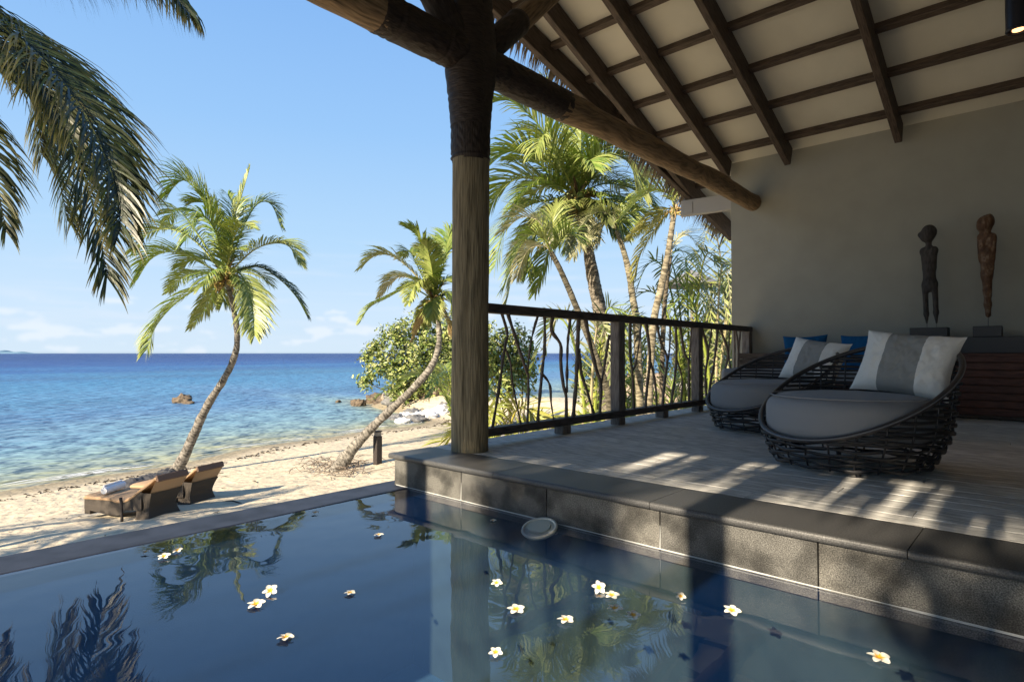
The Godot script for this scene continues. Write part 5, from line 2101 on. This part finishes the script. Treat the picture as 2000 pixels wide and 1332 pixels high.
func build_flowers() -> void:
	# frangipani blossoms on the water
	var proto := thing("frangipani_flower", "", "flower", Vector3.ZERO, 0.0, "white frangipani flowers on the pool")
	for k in 5:
		var mb := MB.new()
		var a := TAU * k / 5.0
		var f := func(p, q):
			# a blade that widens, turns over at one edge and overlaps its neighbour
			var y: float = p
			var w: float = 0.44 * pow(sin(PI * clampf(0.10 + y * 0.84, 0, 1)), 0.8)
			var x: float = (q - 0.5) * 2.0 * w
			var h := 0.16 * y * (1.4 - y) + 0.14 * x + 0.10 * x * x * 3.0
			var v := Vector3(x * 0.85 + 0.10 * y, h, y * 1.0)
			return Basis(Vector3.UP, a) * v * 0.038
		mb.grid(8, 6, f, -1.0, Vector2.ONE, false, func(p, q): return Color(0.72, 0.40, 0.03).lerp(Color(0.84, 0.82, 0.74), smoothstep(0.16, 0.48, p)))
		part("petal", mb, M["petal"], proto)
	var ht := MB.new()
	ht.tube([Vector3(0, -0.003, 0), Vector3(0, 0.001, 0)], [0.004, 0.006], 8)
	part("heart", ht, M["petal_heart"], proto)
	# [x, y, size, tilt, label]
	var fl := [
		[739, 1047, 1.0, 0.1, "lone white flower floating nearest the far corner of the pool"],
		[499, 1185, 1.25, 0.3, "large white flower with cupped petals, touching a folded one behind it"],
		[527, 1161, 1.1, 0.75, "tilted flower just behind the large cupped one"],
		[683, 1161, 0.85, 0.15, "small pale flower alone on the blue water"],
		[557, 1249, 1.05, 0.1, "flat open flower nearest the lower left of the pool"],
		[319, 1091, 1.05, 0.4, "white flower floating closest to the overflow edge"],
		[345, 1079, 0.9, 0.35, "small grey looking flower in the first palm's reflection"],
		[283, 1082, 0.75, 0.3, "small flower beside the overflow edge, left of the white one"],
		[1008, 1195, 1.25, 0.35, "broad white flower just right of the post's reflection"],
		[1105, 1215, 1.15, 0.2, "bright flower with a deep yellow middle in the dark reflection"],
		[1170, 1155, 1.05, 0.8, "folded flower behind the close pair of flowers"],
		[1195, 1167, 1.15, 0.3, "white flower at the back of the cluster near the pool wall"],
		[1201, 1192, 1.15, 0.15, "open white flower in the middle of the cluster"],
		[1237, 1207, 1.0, 0.4, "tilted flower at the right end of the cluster"],
		[1430, 1198, 1.2, 0.45, "flower with one raised pointed petal, alone in the shaded water"],
		[1718, 1290, 1.25, 0.3, "large white flower nearest the lower right of the pool"],
		[970, 1144, 0.9, 0.5, "small flower on the edge of the post's reflection, farther one"],
		[968, 1281, 0.85, 0.5, "small yellowish flower on the edge of the post's reflection, nearer one"],
		[1330, 1171, 0.75, 0.6, "tiny flower half sunk beside the pool wall's reflection"],
		[963, 1019, 0.7, 0.2, "tiny white flower close to the wall, left of the round lid"],
		[615, 1004, 0.9, 0.3, "small flower near the far end of the overflow edge"],
	]
	var rng := RandomNumberGenerator.new()
	rng.seed = 21
	for i in fl.size():
		var q: Array = fl[i]
		var o: Node3D = proto if i == 0 else copy_of(proto, q[4])
		o.set_meta("label", q[4])
		var b := Basis(cam_basis.x, -0.12 + 0.8 * (q[3] as float)) * Basis(Vector3.UP, rng.randf() * TAU)
		o.transform = Transform3D(b.scaled(Vector3(1.0, 0.8 + 0.5 * rng.randf(), 1.0) * 0.66 * (q[2] as float)), on_water(q[0], q[1]) + Vector3.UP * (0.004 + 0.014 * sin(0.05 + 0.8 * (q[3] as float))))

# ---------------------------------------------------------------- all plants
func build_plants() -> void:
	nut = nut_mesh()
	make_leaf()
	var y1 := {"bias": 0.45}
	# first leaning palm
	palm("leaning_palm", "tall leaning coconut palm rising behind the beach loungers", "leaning coconut palms on the beach",
		[[340, 928], [362, 885], [400, 800], [438, 738], [459, 690], [462, 645], [453, 592], [440, 540]], [0.21, 0.145, 0.115, 0.098, 0.09, 0.08, 0.072, 0.07], 18.1, 17.6, [
		[[[420, 450], [392, 385], [358, 352], [328, 378]], -0.5, {"leaf": 0.95, "droop": 0.4, "n": 74}],
		[[[452, 440], [470, 385], [487, 328]], 0.4, {"leaf": 0.42, "droop": 0.1, "bias": 0.35}],
		[[[472, 450], [500, 400], [528, 398], [547, 440]], 0.8, {"leaf": 0.6, "bias": 0.3}],
		[[[490, 492], [528, 476], [562, 480], [584, 512]], -0.5, {"leaf": 0.72, "bias": 0.4}],
		[[[500, 520], [545, 545], [578, 580], [597, 614]], 0.5, {"leaf": 0.62, "tones": [Color(0.045, 0.07, 0.015), Color(0.06, 0.085, 0.018)], "bias": 0.0}],
		[[[466, 532], [486, 575], [494, 622], [496, 655]], -1.6, {"leaf": 0.78, "bias": 0.5, "w": 0.03}],
		[[[400, 555], [345, 590], [305, 635], [286, 682]], -1.4, {"leaf": 0.85, "bias": 0.45, "n": 74}],
		[[[385, 510], [335, 492], [295, 505], [268, 545]], -0.7, {"leaf": 0.85, "bias": 0.2}],
		[[[385, 475], [335, 448], [290, 456], [258, 490]], 0.7, {"leaf": 0.72, "bias": 0.45}],
		[[[415, 570], [398, 605], [372, 640]], 0.5, {"leaf": 0.48, "bias": 0.35}],
		[[[425, 465], [402, 425], [380, 432], [362, 470]], -1.3, {"leaf": 0.85, "droop": 0.45, "bias": 0.1}],
		[[[428, 440], [405, 400], [378, 395]], -0.3, {"leaf": 0.8, "droop": 0.4}],
		[[[448, 460], [455, 410], [444, 380]], 1.2, {"leaf": 0.7}],
		[[[380, 450], [345, 410], [322, 440]], 1.6, {"leaf": 0.65, "bias": 0.4}],
		[[[455, 470], [470, 440], [492, 445]], -1.5, {"leaf": 0.55, "bias": 0.2}],
		[[[405, 535], [360, 540], [330, 570]], 1.3, {"leaf": 0.6, "bias": 0.1}],
	], {"fill": 6, "fill_len": 1.5, "heart": 0.34, "nuts": 7, "seed": 3, "tint": Color(0.37, 0.34, 0.30), "leaf": 0.75, "bias": 0.25})
	# second leaning palm
	palm("leaning_palm", "leaning coconut palm with a strongly curved trunk beside the bollard", "leaning coconut palms on the beach",
		[[658, 922], [692, 872], [740, 822], [800, 765], [842, 716], [857, 672], [855, 625], [847, 585]], [0.24, 0.15, 0.12, 0.105, 0.095, 0.085, 0.075, 0.07], 16.7, 17.6, [
		[[[805, 530], [765, 500], [732, 500], [706, 522]], -0.2, {"leaf": 0.62, "tones": GREYS + [Color(0.13, 0.16, 0.04)], "bias": 0.1}],
		[[[838, 510], [815, 462], [790, 443]], -0.3, {"leaf": 0.55, "bias": 0.15, "w": 0.03}],
		[[[844, 530], [836, 490], [834, 470]], -1.2, {"leaf": 0.5, "bias": 0.35, "w": 0.035}],
		[[[868, 510], [876, 462], [890, 442]], 0.4, {"leaf": 0.6, "bias": 0.2, "w": 0.03}],
		[[[800, 562], [755, 582], [722, 600], [703, 628]], -0.9, {"leaf": 0.42, "bias": 0.4}],
		[[[825, 548], [806, 565], [797, 592]], -1.5, {"leaf": 0.45, "bias": 0.45, "w": 0.03}],
		[[[805, 545], [770, 545], [742, 578]], 0.6, {"leaf": 0.5, "tones": GREYS, "bias": 0.1}],
		[[[868, 550], [890, 545], [905, 560]], 0.4, {"leaf": 0.45, "bias": 0.1}],
		[[[864, 570], [884, 592], [892, 625]], -0.6, {"leaf": 0.42, "bias": 0.3}],
		[[[838, 600], [822, 625], [806, 662]], 0.3, {"leaf": 0.34, "tones": DRY, "droop": 0.6}],
		[[[852, 600], [872, 625], [882, 655]], 0.6, {"leaf": 0.4, "tones": DRY, "droop": 0.6}],
		[[[815, 520], [800, 492], [788, 500]], 0.8, {"leaf": 0.5, "bias": 0.2}],
		[[[856, 505], [860, 470], [872, 480]], 1.0, {"leaf": 0.5, "bias": 0.1}],
	], {"fill": 5, "fill_len": 1.2, "heart": 0.3, "nuts": 8, "seed": 11, "tint": Color(0.40, 0.37, 0.32), "leaf": 0.5})
	# big coconut palm behind the post
	palm("coconut_palm", "large coconut palm with a full crown between the post and the tie beam", "",
		[[1196, 830], [1184, 700], [1172, 610], [1156, 530], [1146, 470], [1128, 385]], [0.22, 0.2, 0.165, 0.14, 0.125, 0.115], 14.0, 13.5, [
		[[[1112, 310], [1098, 240], [1072, 190], [1035, 170]], 0.3, {"leaf": 0.7, "bias": 0.4, "w": 0.028}],
		[[[1090, 300], [1040, 230], [995, 196], [948, 205]], -0.4, {"leaf": 0.85, "bias": 0.35}],
		[[[1080, 345], [1030, 300], [985, 300], [945, 335]], -0.8, {"leaf": 0.9, "bias": 0.35, "droop": 0.4}],
		[[[1085, 370], [1030, 345], [985, 365], [950, 420]], 0.7, {"leaf": 0.85, "bias": 0.25}],
		[[[1085, 390], [1035, 400], [990, 440], [966, 520]], -1.1, {"leaf": 0.8, "bias": 0.3, "droop": 0.42}],
		[[[1095, 410], [1048, 440], [1010, 500], [992, 580]], -0.2, {"leaf": 0.75, "bias": 0.1, "tones": GREYS + [Color(0.07, 0.09, 0.02), Color(0.1, 0.12, 0.03)]}],
		[[[1110, 420], [1085, 460], [1060, 520], [1045, 570]], 0.9, {"leaf": 0.6, "bias": 0.05}],
		[[[1160, 345], [1195, 305], [1228, 318], [1250, 372]], -0.9, {"leaf": 0.95, "bias": 0.5, "w": 0.032, "droop": 0.4}],
		[[[1165, 380], [1200, 375], [1232, 400], [1250, 440]], 0.8, {"leaf": 0.6, "bias": 0.2}],
		[[[1150, 410], [1178, 430], [1200, 462]], -0.7, {"leaf": 0.6, "bias": 0.15}],
		[[[1130, 420], [1135, 455], [1120, 500]], -1.3, {"leaf": 0.55, "bias": 0.1, "tones": GREYS}],
		[[[1145, 320], [1165, 255], [1195, 225]], 0.9, {"leaf": 0.75, "bias": 0.3}],
		[[[1132, 330], [1135, 260], [1128, 205]], -0.6, {"leaf": 0.6, "bias": 0.35}],
		[[[1100, 330], [1065, 265], [1045, 300]], -1.6, {"leaf": 0.8, "bias": 0.4, "droop": 0.45}],
		[[[1110, 400], [1080, 410], [1055, 450]], -1.8, {"leaf": 0.6, "bias": 0.45}],
		[[[1150, 395], [1170, 400], [1188, 435]], -1.6, {"leaf": 0.5, "bias": 0.0, "tones": [Color(0.05, 0.07, 0.02), Color(0.09, 0.11, 0.03)]}],
	], {"fill": 10, "fill_len": 2.1, "heart": 0.38, "nuts": 14, "seed": 23, "leaf": 0.75, "droop": 0.34})
	# slender palms and areca clumps behind the railing
	palm("slender_palm", "slender palm whose thin grey trunk leans left behind the railing", "slender palms behind the railing",
		[[1192, 800], [1172, 720], [1130, 610], [1098, 535], [1076, 492]], [0.07, 0.062, 0.055, 0.05, 0.045], 11.0, 10.6, [
		[[[1062, 465], [1035, 460], [1005, 500], [985, 560]], -0.3, {"leaf": 0.5, "bias": 0.2}],
		[[[1070, 460], [1050, 430], [1018, 425], [985, 450]], 0.5, {"leaf": 0.5, "bias": 0.1, "tones": GREYS}],
		[[[1085, 465], [1080, 430], [1090, 400]], 0.5, {"leaf": 0.42, "bias": 0.3}],
		[[[1090, 480], [1110, 455], [1132, 470]], -0.4, {"leaf": 0.42, "bias": 0.2}],
		[[[1060, 480], [1030, 490], [1010, 540]], 0.8, {"leaf": 0.45, "bias": 0.2, "tones": GREYS}],
	], {"heart": 0.0, "seed": 41, "leaf": 0.45, "w": 0.016, "n": 44, "droop": 0.34, "tint": Color(0.22, 0.2, 0.15), "ring": 0.2})
	palm("slender_palm", "slender palm with a pale ringed trunk right of the coconut palm", "slender palms behind the railing",
		[[1250, 790], [1244, 640], [1236, 580], [1224, 510], [1205, 450]], [0.085, 0.08, 0.07, 0.06, 0.05], 12.5, 12.2, [
		[[[1195, 425], [1178, 440], [1165, 480]], 0.3, {"leaf": 0.4, "tones": GREYS}],
		[[[1218, 425], [1245, 412], [1278, 425]], -0.4, {"leaf": 0.45, "bias": 0.3}],
		[[[1205, 415], [1215, 395], [1240, 390]], 0.5, {"leaf": 0.4, "bias": 0.3}],
		[[[1190, 420], [1165, 415], [1140, 440]], -0.3, {"leaf": 0.4, "tones": GREYS}],
	], {"heart": 0.0, "seed": 51, "leaf": 0.42, "w": 0.016, "n": 40, "tint": Color(0.45, 0.40, 0.28), "ring": 0.2})
	palm("slender_palm", "pale straight palm trunk leaning right towards the eave", "slender palms behind the railing",
		[[1268, 800], [1276, 640], [1292, 560], [1306, 490], [1318, 410]], [0.075, 0.07, 0.065, 0.055, 0.05], 11.5, 11.2, [
		[[[1308, 380], [1280, 372], [1248, 390], [1215, 425]], -0.2, {"leaf": 0.5, "bias": 0.45}],
		[[[1300, 420], [1278, 450], [1250, 500], [1238, 545]], 0.5, {"leaf": 0.34, "bias": 0.6, "tones": [Color(0.26, 0.25, 0.05), Color(0.3, 0.27, 0.06)]}],
		[[[1296, 410], [1265, 440], [1225, 470]], 1.0, {"leaf": 0.36, "bias": 0.6, "tones": [Color(0.26, 0.25, 0.05)]}],
		[[[1332, 375], [1360, 372], [1392, 410]], 0.3, {"leaf": 0.5, "tones": GREYS}],
		[[[1322, 360], [1335, 330], [1370, 330]], 0.6, {"leaf": 0.45, "bias": 0.3}],
		[[[1312, 370], [1300, 345], [1270, 345]], 0.6, {"leaf": 0.45, "tones": GREYS}],
	], {"heart": 0.12, "seed": 61, "leaf": 0.45, "w": 0.016, "n": 44, "tint": Color(0.48, 0.42, 0.30), "ring": 0.22})
	palm("slender_palm", "thin dark palm trunk close beside the pale straight one", "slender palms behind the railing",
		[[1292, 800], [1296, 640], [1302, 560], [1310, 500]], [0.05, 0.05, 0.045, 0.04], 12.8, 12.6, [
		[[[1320, 470], [1345, 460], [1375, 490]], 0.3, {"leaf": 0.4, "tones": GREYS}],
		[[[1325, 490], [1350, 500], [1372, 540]], 0.1, {"leaf": 0.4}],
	], {"heart": 0.0, "seed": 71, "leaf": 0.4, "w": 0.015, "n": 36, "tint": Color(0.26, 0.22, 0.16), "ring": 0.2})
	# clumps: [px, d, n, height above ground at top px, spread, label, tones, seed]
	var cl := [
		[1150, 12.0, 6, 600, 0.8, "leafy areca clump in front of the coconut palm's trunk", GREYS + GREENS, 5],
		[1235, 15.0, 6, 640, 0.8, "bright green young palm clump between the slender trunks", GREENS, 8],
		[1345, 14.5, 9, 470, 1.3, "tall grey green areca clump by the wall corner", GREYS + GREENS, 13],
		[1395, 14.0, 9, 500, 1.2, "areca clump nearest the wall corner", GREYS + GREENS, 17],
		[1375, 15.5, 9, 610, 1.4, "low bushy palm clump behind the farthest railing post", GREENS + GREYS, 19],
		[1300, 17.0, 7, 720, 1.0, "yellow green palm clump low behind the railing", GREENS, 27],
		[1425, 16.5, 9, 470, 1.5, "spiky palm clump half hidden by the wall", GREYS + GREENS, 29],
		[975, 9.0, 7, 770, 1.0, "young palm with long bright fronds just beyond the deck edge", [Color(0.3, 0.3, 0.06), Color(0.24, 0.27, 0.05)], 33],
		[888, 26.0, 9, 720, 2.2, "green palm clump under the second leaning palm, beside the post", GREENS, 35],
		[1120, 13.5, 6, 810, 1.0, "low bright palm seedling behind the first railing bay", [Color(0.3, 0.3, 0.06), Color(0.24, 0.27, 0.05)], 37],
	]
	for c in cl:
		var top := at(c[0], c[3], c[1])
		var g := ground(top.x, -top.z)
		clump(c[5], "palm clumps behind the railing", Vector3(top.x, g, top.z), c[2], maxf(top.y - g, 0.6), c[4], {"tones": c[6], "seed": c[7], "leaf": 0.5 if c[1] < 20.0 else 0.9, "w": 0.016 if c[1] < 20.0 else 0.03})
	# broad leaved bushes
	var bt := [Color(0.16, 0.215, 0.05), Color(0.22, 0.27, 0.065), Color(0.30, 0.33, 0.10), Color(0.11, 0.155, 0.035), Color(0.36, 0.37, 0.15)]
	var b0 := at(800, 790, 41.0)
	b0.y = ground(b0.x, -b0.z)
	var blobs := []
	for q in [[712, 745, 0.75, 0], [735, 680, 0.75, 0.5], [775, 655, 1.1, 0], [820, 645, 1.2, 1.0], [800, 700, 1.7, -0.5], [755, 715, 1.2, -0.8], [845, 690, 1.5, 0], [790, 745, 1.25, -1.0], [850, 745, 1.3, -0.6], [880, 660, 1.3, 1.0], [905, 710, 1.5, 0.5], [718, 700, 0.6, 0], [770, 765, 0.6, -1.0], [830, 625, 0.6, 0.6]]:
		blobs.append([at(q[0], q[1], 41.0 + q[3]) - b0, q[2]])
	bush("beach_bush", "large spreading broad leaved bush on the rocky point by the sea", "", b0, blobs, 12000, 0.21, 5, bt)
	var b1 := at(1000, 800, 21.0)
	b1.y = ground(b1.x, -b1.z)
	blobs = []
	for q in [[985, 690, 0.85, 0], [1015, 700, 0.8, 0.3], [965, 730, 0.9, 0], [1000, 745, 0.8, -0.3], [1030, 730, 0.45, 0], [945, 680, 0.8, 0], [1005, 660, 0.5, 0]]:
		blobs.append([at(q[0], q[1], 21.0 + q[3]) - b1, q[2]])
	bush("beach_bush", "dark green broad leaved bush seen through the first railing bay", "", b1, blobs, 3600, 0.14, 6, bt)
	var b2 := at(1150, 800, 24.0)
	b2.y = ground(b2.x, -b2.z)
	blobs = []
	for q in [[1142, 720, 0.5, 0], [1152, 745, 0.55, 0.2], [1138, 760, 0.5, 0], [1160, 770, 0.5, 0]]:
		blobs.append([at(q[0], q[1], 24.0 + q[3]) - b2, q[2]])
	bush("beach_bush", "small round leaved bush left of the first full railing post", "", b2, blobs, 900, 0.12, 7, bt)
	var b3 := at(1280, 800, 20.0)
	b3.y = ground(b3.x, -b3.z)
	blobs = []
	for q in [[1225, 720, 0.7, 0], [1262, 700, 0.8, 0.4], [1300, 720, 0.8, 0], [1340, 690, 0.9, 0.5], [1375, 700, 0.9, 0], [1410, 680, 0.9, 0], [1390, 640, 0.8, 0.6], [1350, 740, 0.7, -0.5], [1245, 750, 0.5, 0], [1420, 730, 0.8, 0]]:
		blobs.append([at(q[0], q[1], 20.0 + q[3]) - b3, q[2]])
	bush("beach_bush", "loose twiggy bush filling the far railing bays", "", b3, blobs, 2400, 0.11, 8, [Color(0.10, 0.12, 0.03), Color(0.2, 0.19, 0.08), Color(0.28, 0.25, 0.13), Color(0.07, 0.08, 0.025)])
	var b4 := at(900, 700, 52.0)
	b4.y = ground(b4.x, -b4.z)
	blobs = []
	for q in [[880, 640, 1.8, 0], [930, 650, 2.0, 0], [870, 690, 1.6, 0], [925, 700, 2.2, 0]]:
		blobs.append([at(q[0], q[1], 52.0 + q[3]) - b4, q[2]])
	bush("beach_bush", "green thicket behind the rocky point, beside the log post", "", b4, blobs, 1800, 0.3, 9, bt)
	# near palm at upper left, its trunk outside the picture
	palm("near_palm", "close coconut palm whose dark fronds hang into the upper left corner", "",
		[[-700, 1400], [-560, 700], [-420, 200], [-330, -60]], [0.2, 0.16, 0.14, 0.13], 6.9, 6.9, [
		[[[-180, -70], [-20, 20], [110, 130], [205, 270], [245, 400]], -0.35, {"leaf": 0.86, "n": 120, "droop": 0.28}],
		[[[-160, 20], [20, 110], [120, 240], [180, 400], [208, 540]], -0.9, {"leaf": 0.80, "n": 120, "droop": 0.22}],
		[[[-150, 60], [0, 140], [95, 230], [160, 330]], 0.4, {"leaf": 0.82, "n": 115, "droop": 0.3}],
		[[[-160, -20], [0, 50], [130, 170], [215, 330], [235, 450]], -1.6, {"leaf": 0.84, "n": 120, "droop": 0.26}],
		[[[-150, 30], [30, 150], [100, 300], [130, 430]], 0.9, {"leaf": 0.8, "n": 115, "droop": 0.26}],
		[[[-170, 0], [-30, 60], [70, 150], [130, 260]], -1.2, {"leaf": 0.80, "n": 115, "droop": 0.32}],
		[[[-200, 80], [-80, 200], [-20, 320], [10, 450]], -0.5, {"leaf": 0.6, "n": 84, "droop": 0.3, "bias": 0.1}],
		[[[-150, -150], [60, -120], [220, -70], [315, -25], [365, 25]], -0.8, {"leaf": 0.72, "n": 130, "droop": 0.75}],
		[[[-150, -130], [20, -85], [150, -45], [250, -30]], 0.3, {"leaf": 0.62, "n": 130, "droop": 0.8, "bias": 0.1}],
		[[[-150, -10], [0, 60], [60, 170], [80, 300]], 0.9, {"leaf": 0.78, "n": 115, "droop": 0.3}],
		[[[-400, -300], [-480, -480], [-600, -560]], 0.5],
		[[[-480, -80], [-640, -40], [-760, 90]], 0.4],
		[[[-300, -300], [-240, -480], [-120, -560]], 0.6],
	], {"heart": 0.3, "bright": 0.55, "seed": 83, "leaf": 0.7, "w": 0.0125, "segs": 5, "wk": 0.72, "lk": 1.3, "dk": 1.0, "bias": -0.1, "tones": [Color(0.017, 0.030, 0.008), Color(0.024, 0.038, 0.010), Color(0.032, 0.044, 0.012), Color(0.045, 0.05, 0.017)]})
	# palms outside the picture, seaward and behind, whose shade falls on the sand and the pool wall
	var off := {"leaf": 0.7, "w": 0.024, "n": 44}
	var sp := [
		[Vector3(-13.4, 0, 7.0), Vector3(-13.0, 2.2, 6.2), "coconut palm on the beach to the left of the view", 15, 3.0, 3],
		[Vector3(1.9, 0, 10.6), Vector3(1.35, 6.15, 9.5), "coconut palm behind the terrace", 12, 1.7, 6],
	]
	for q in sp:
		var b: Vector3 = q[0]
		b.y = ground(b.x, -b.z)
		off["seed"] = q[5]
		off["leaf"] = 0.7 if q[4] > 1.0 else 0.28
		off["el0"] = 1.2 if q[4] > 2.5 else 0.1
		free_palm("shade_palm", q[2], "palms outside the view", b, q[1], 0.16, 0.12, q[3], q[4], off)

	# garden behind the photographer: clipped hedge and a small round tree that throw the shade on pool and wall
	var gt := [Color(0.09, 0.13, 0.03), Color(0.12, 0.16, 0.04), Color(0.07, 0.10, 0.025)]
	var hb := []
	var hx := -3.1
	while hx < 4.4:
		var open := (hx > -2.95 and hx < -2.1) or (hx > -0.75 and hx < -0.3)
		if not open:
			hb.append([Vector3(hx, 0.55, 0), 0.5])
			hb.append([Vector3(hx + 0.1, 1.15, 0), 0.42])
		hx += 0.3
	bush("garden_hedge", "leafy green hedge along the back of the terrace", "", Vector3(0, 0, 3.6), hb, 9000, 0.085, 41, gt, false)
	var tb := [[Vector3(0.1, 8.0, 0), 0.34], [Vector3(-0.18, 7.98, 0.1), 0.26], [Vector3(0.36, 8.02, -0.1), 0.27]]
	bush("garden_tree", "small round garden tree behind the terrace", "", Vector3(-1.74, -2.15, 9.0), tb, 1500, 0.075, 43, gt)
	var tb2 := [[Vector3(-0.5, 7.92, 0), 0.30], [Vector3(0.1, 7.98, 0.1), 0.36], [Vector3(0.8, 7.9, -0.1), 0.34], [Vector3(1.5, 8.0, 0), 0.4]]
	bush("garden_tree", "wider garden tree behind the right of the terrace", "", Vector3(0.55, -2.15, 9.0), tb2, 1300, 0.10, 44, gt)

# ---------------------------------------------------------------- scene
func _ready() -> void:
	var cam := Camera3D.new()
	cam.name = "camera"
	cam.fov = rad_to_deg(2.0 * atan(666.0 / FOC))
	cam.near = 0.05
	cam.far = 40000.0
	cam.position = EYE
	cam.rotation_degrees = Vector3(PITCH, YAW, 0)
	add_child(cam)
	cam_basis = Basis.from_euler(Vector3(deg_to_rad(PITCH), deg_to_rad(YAW), 0))
	var env := Environment.new()
	env.background_mode = Environment.BG_SKY
	env.sky = make_sky()
	env.tonemap_mode = Environment.TONE_MAPPER_LINEAR
	env.tonemap_exposure = 2.7
	env.sdfgi_enabled = true
	env.ssao_enabled = true
	env.ssil_enabled = true
	var we := WorldEnvironment.new()
	we.name = "world"
	we.environment = env
	add_child(we)
	var sun := DirectionalLight3D.new()
	sun.name = "sun"
	sun.light_energy = 1.5
	sun.light_color = Color(1.0, 0.93, 0.82)
	sun.light_angular_distance = 0.53
	sun.shadow_enabled = true
	sun.rotation_degrees = Vector3(-27.5, 1.5, 0)
	add_child(sun)

	ground_noise.seed = 17
	ground_noise.frequency = 0.25
	ground_noise.fractal_octaves = 3
	ground_fine.seed = 18
	ground_fine.frequency = 0.9
	ground_fine.fractal_octaves = 2
	make_materials()
	mat("rockg_b", lin(0.2, 0.19, 0.18), 0.5)

	build_beach()
	build_sea()
	build_pool()
	build_deck()
	build_house()
	build_roof()
	build_frame()
	build_railing()
	build_plants()
	build_beach_things()
	build_furniture()
	build_flowers()
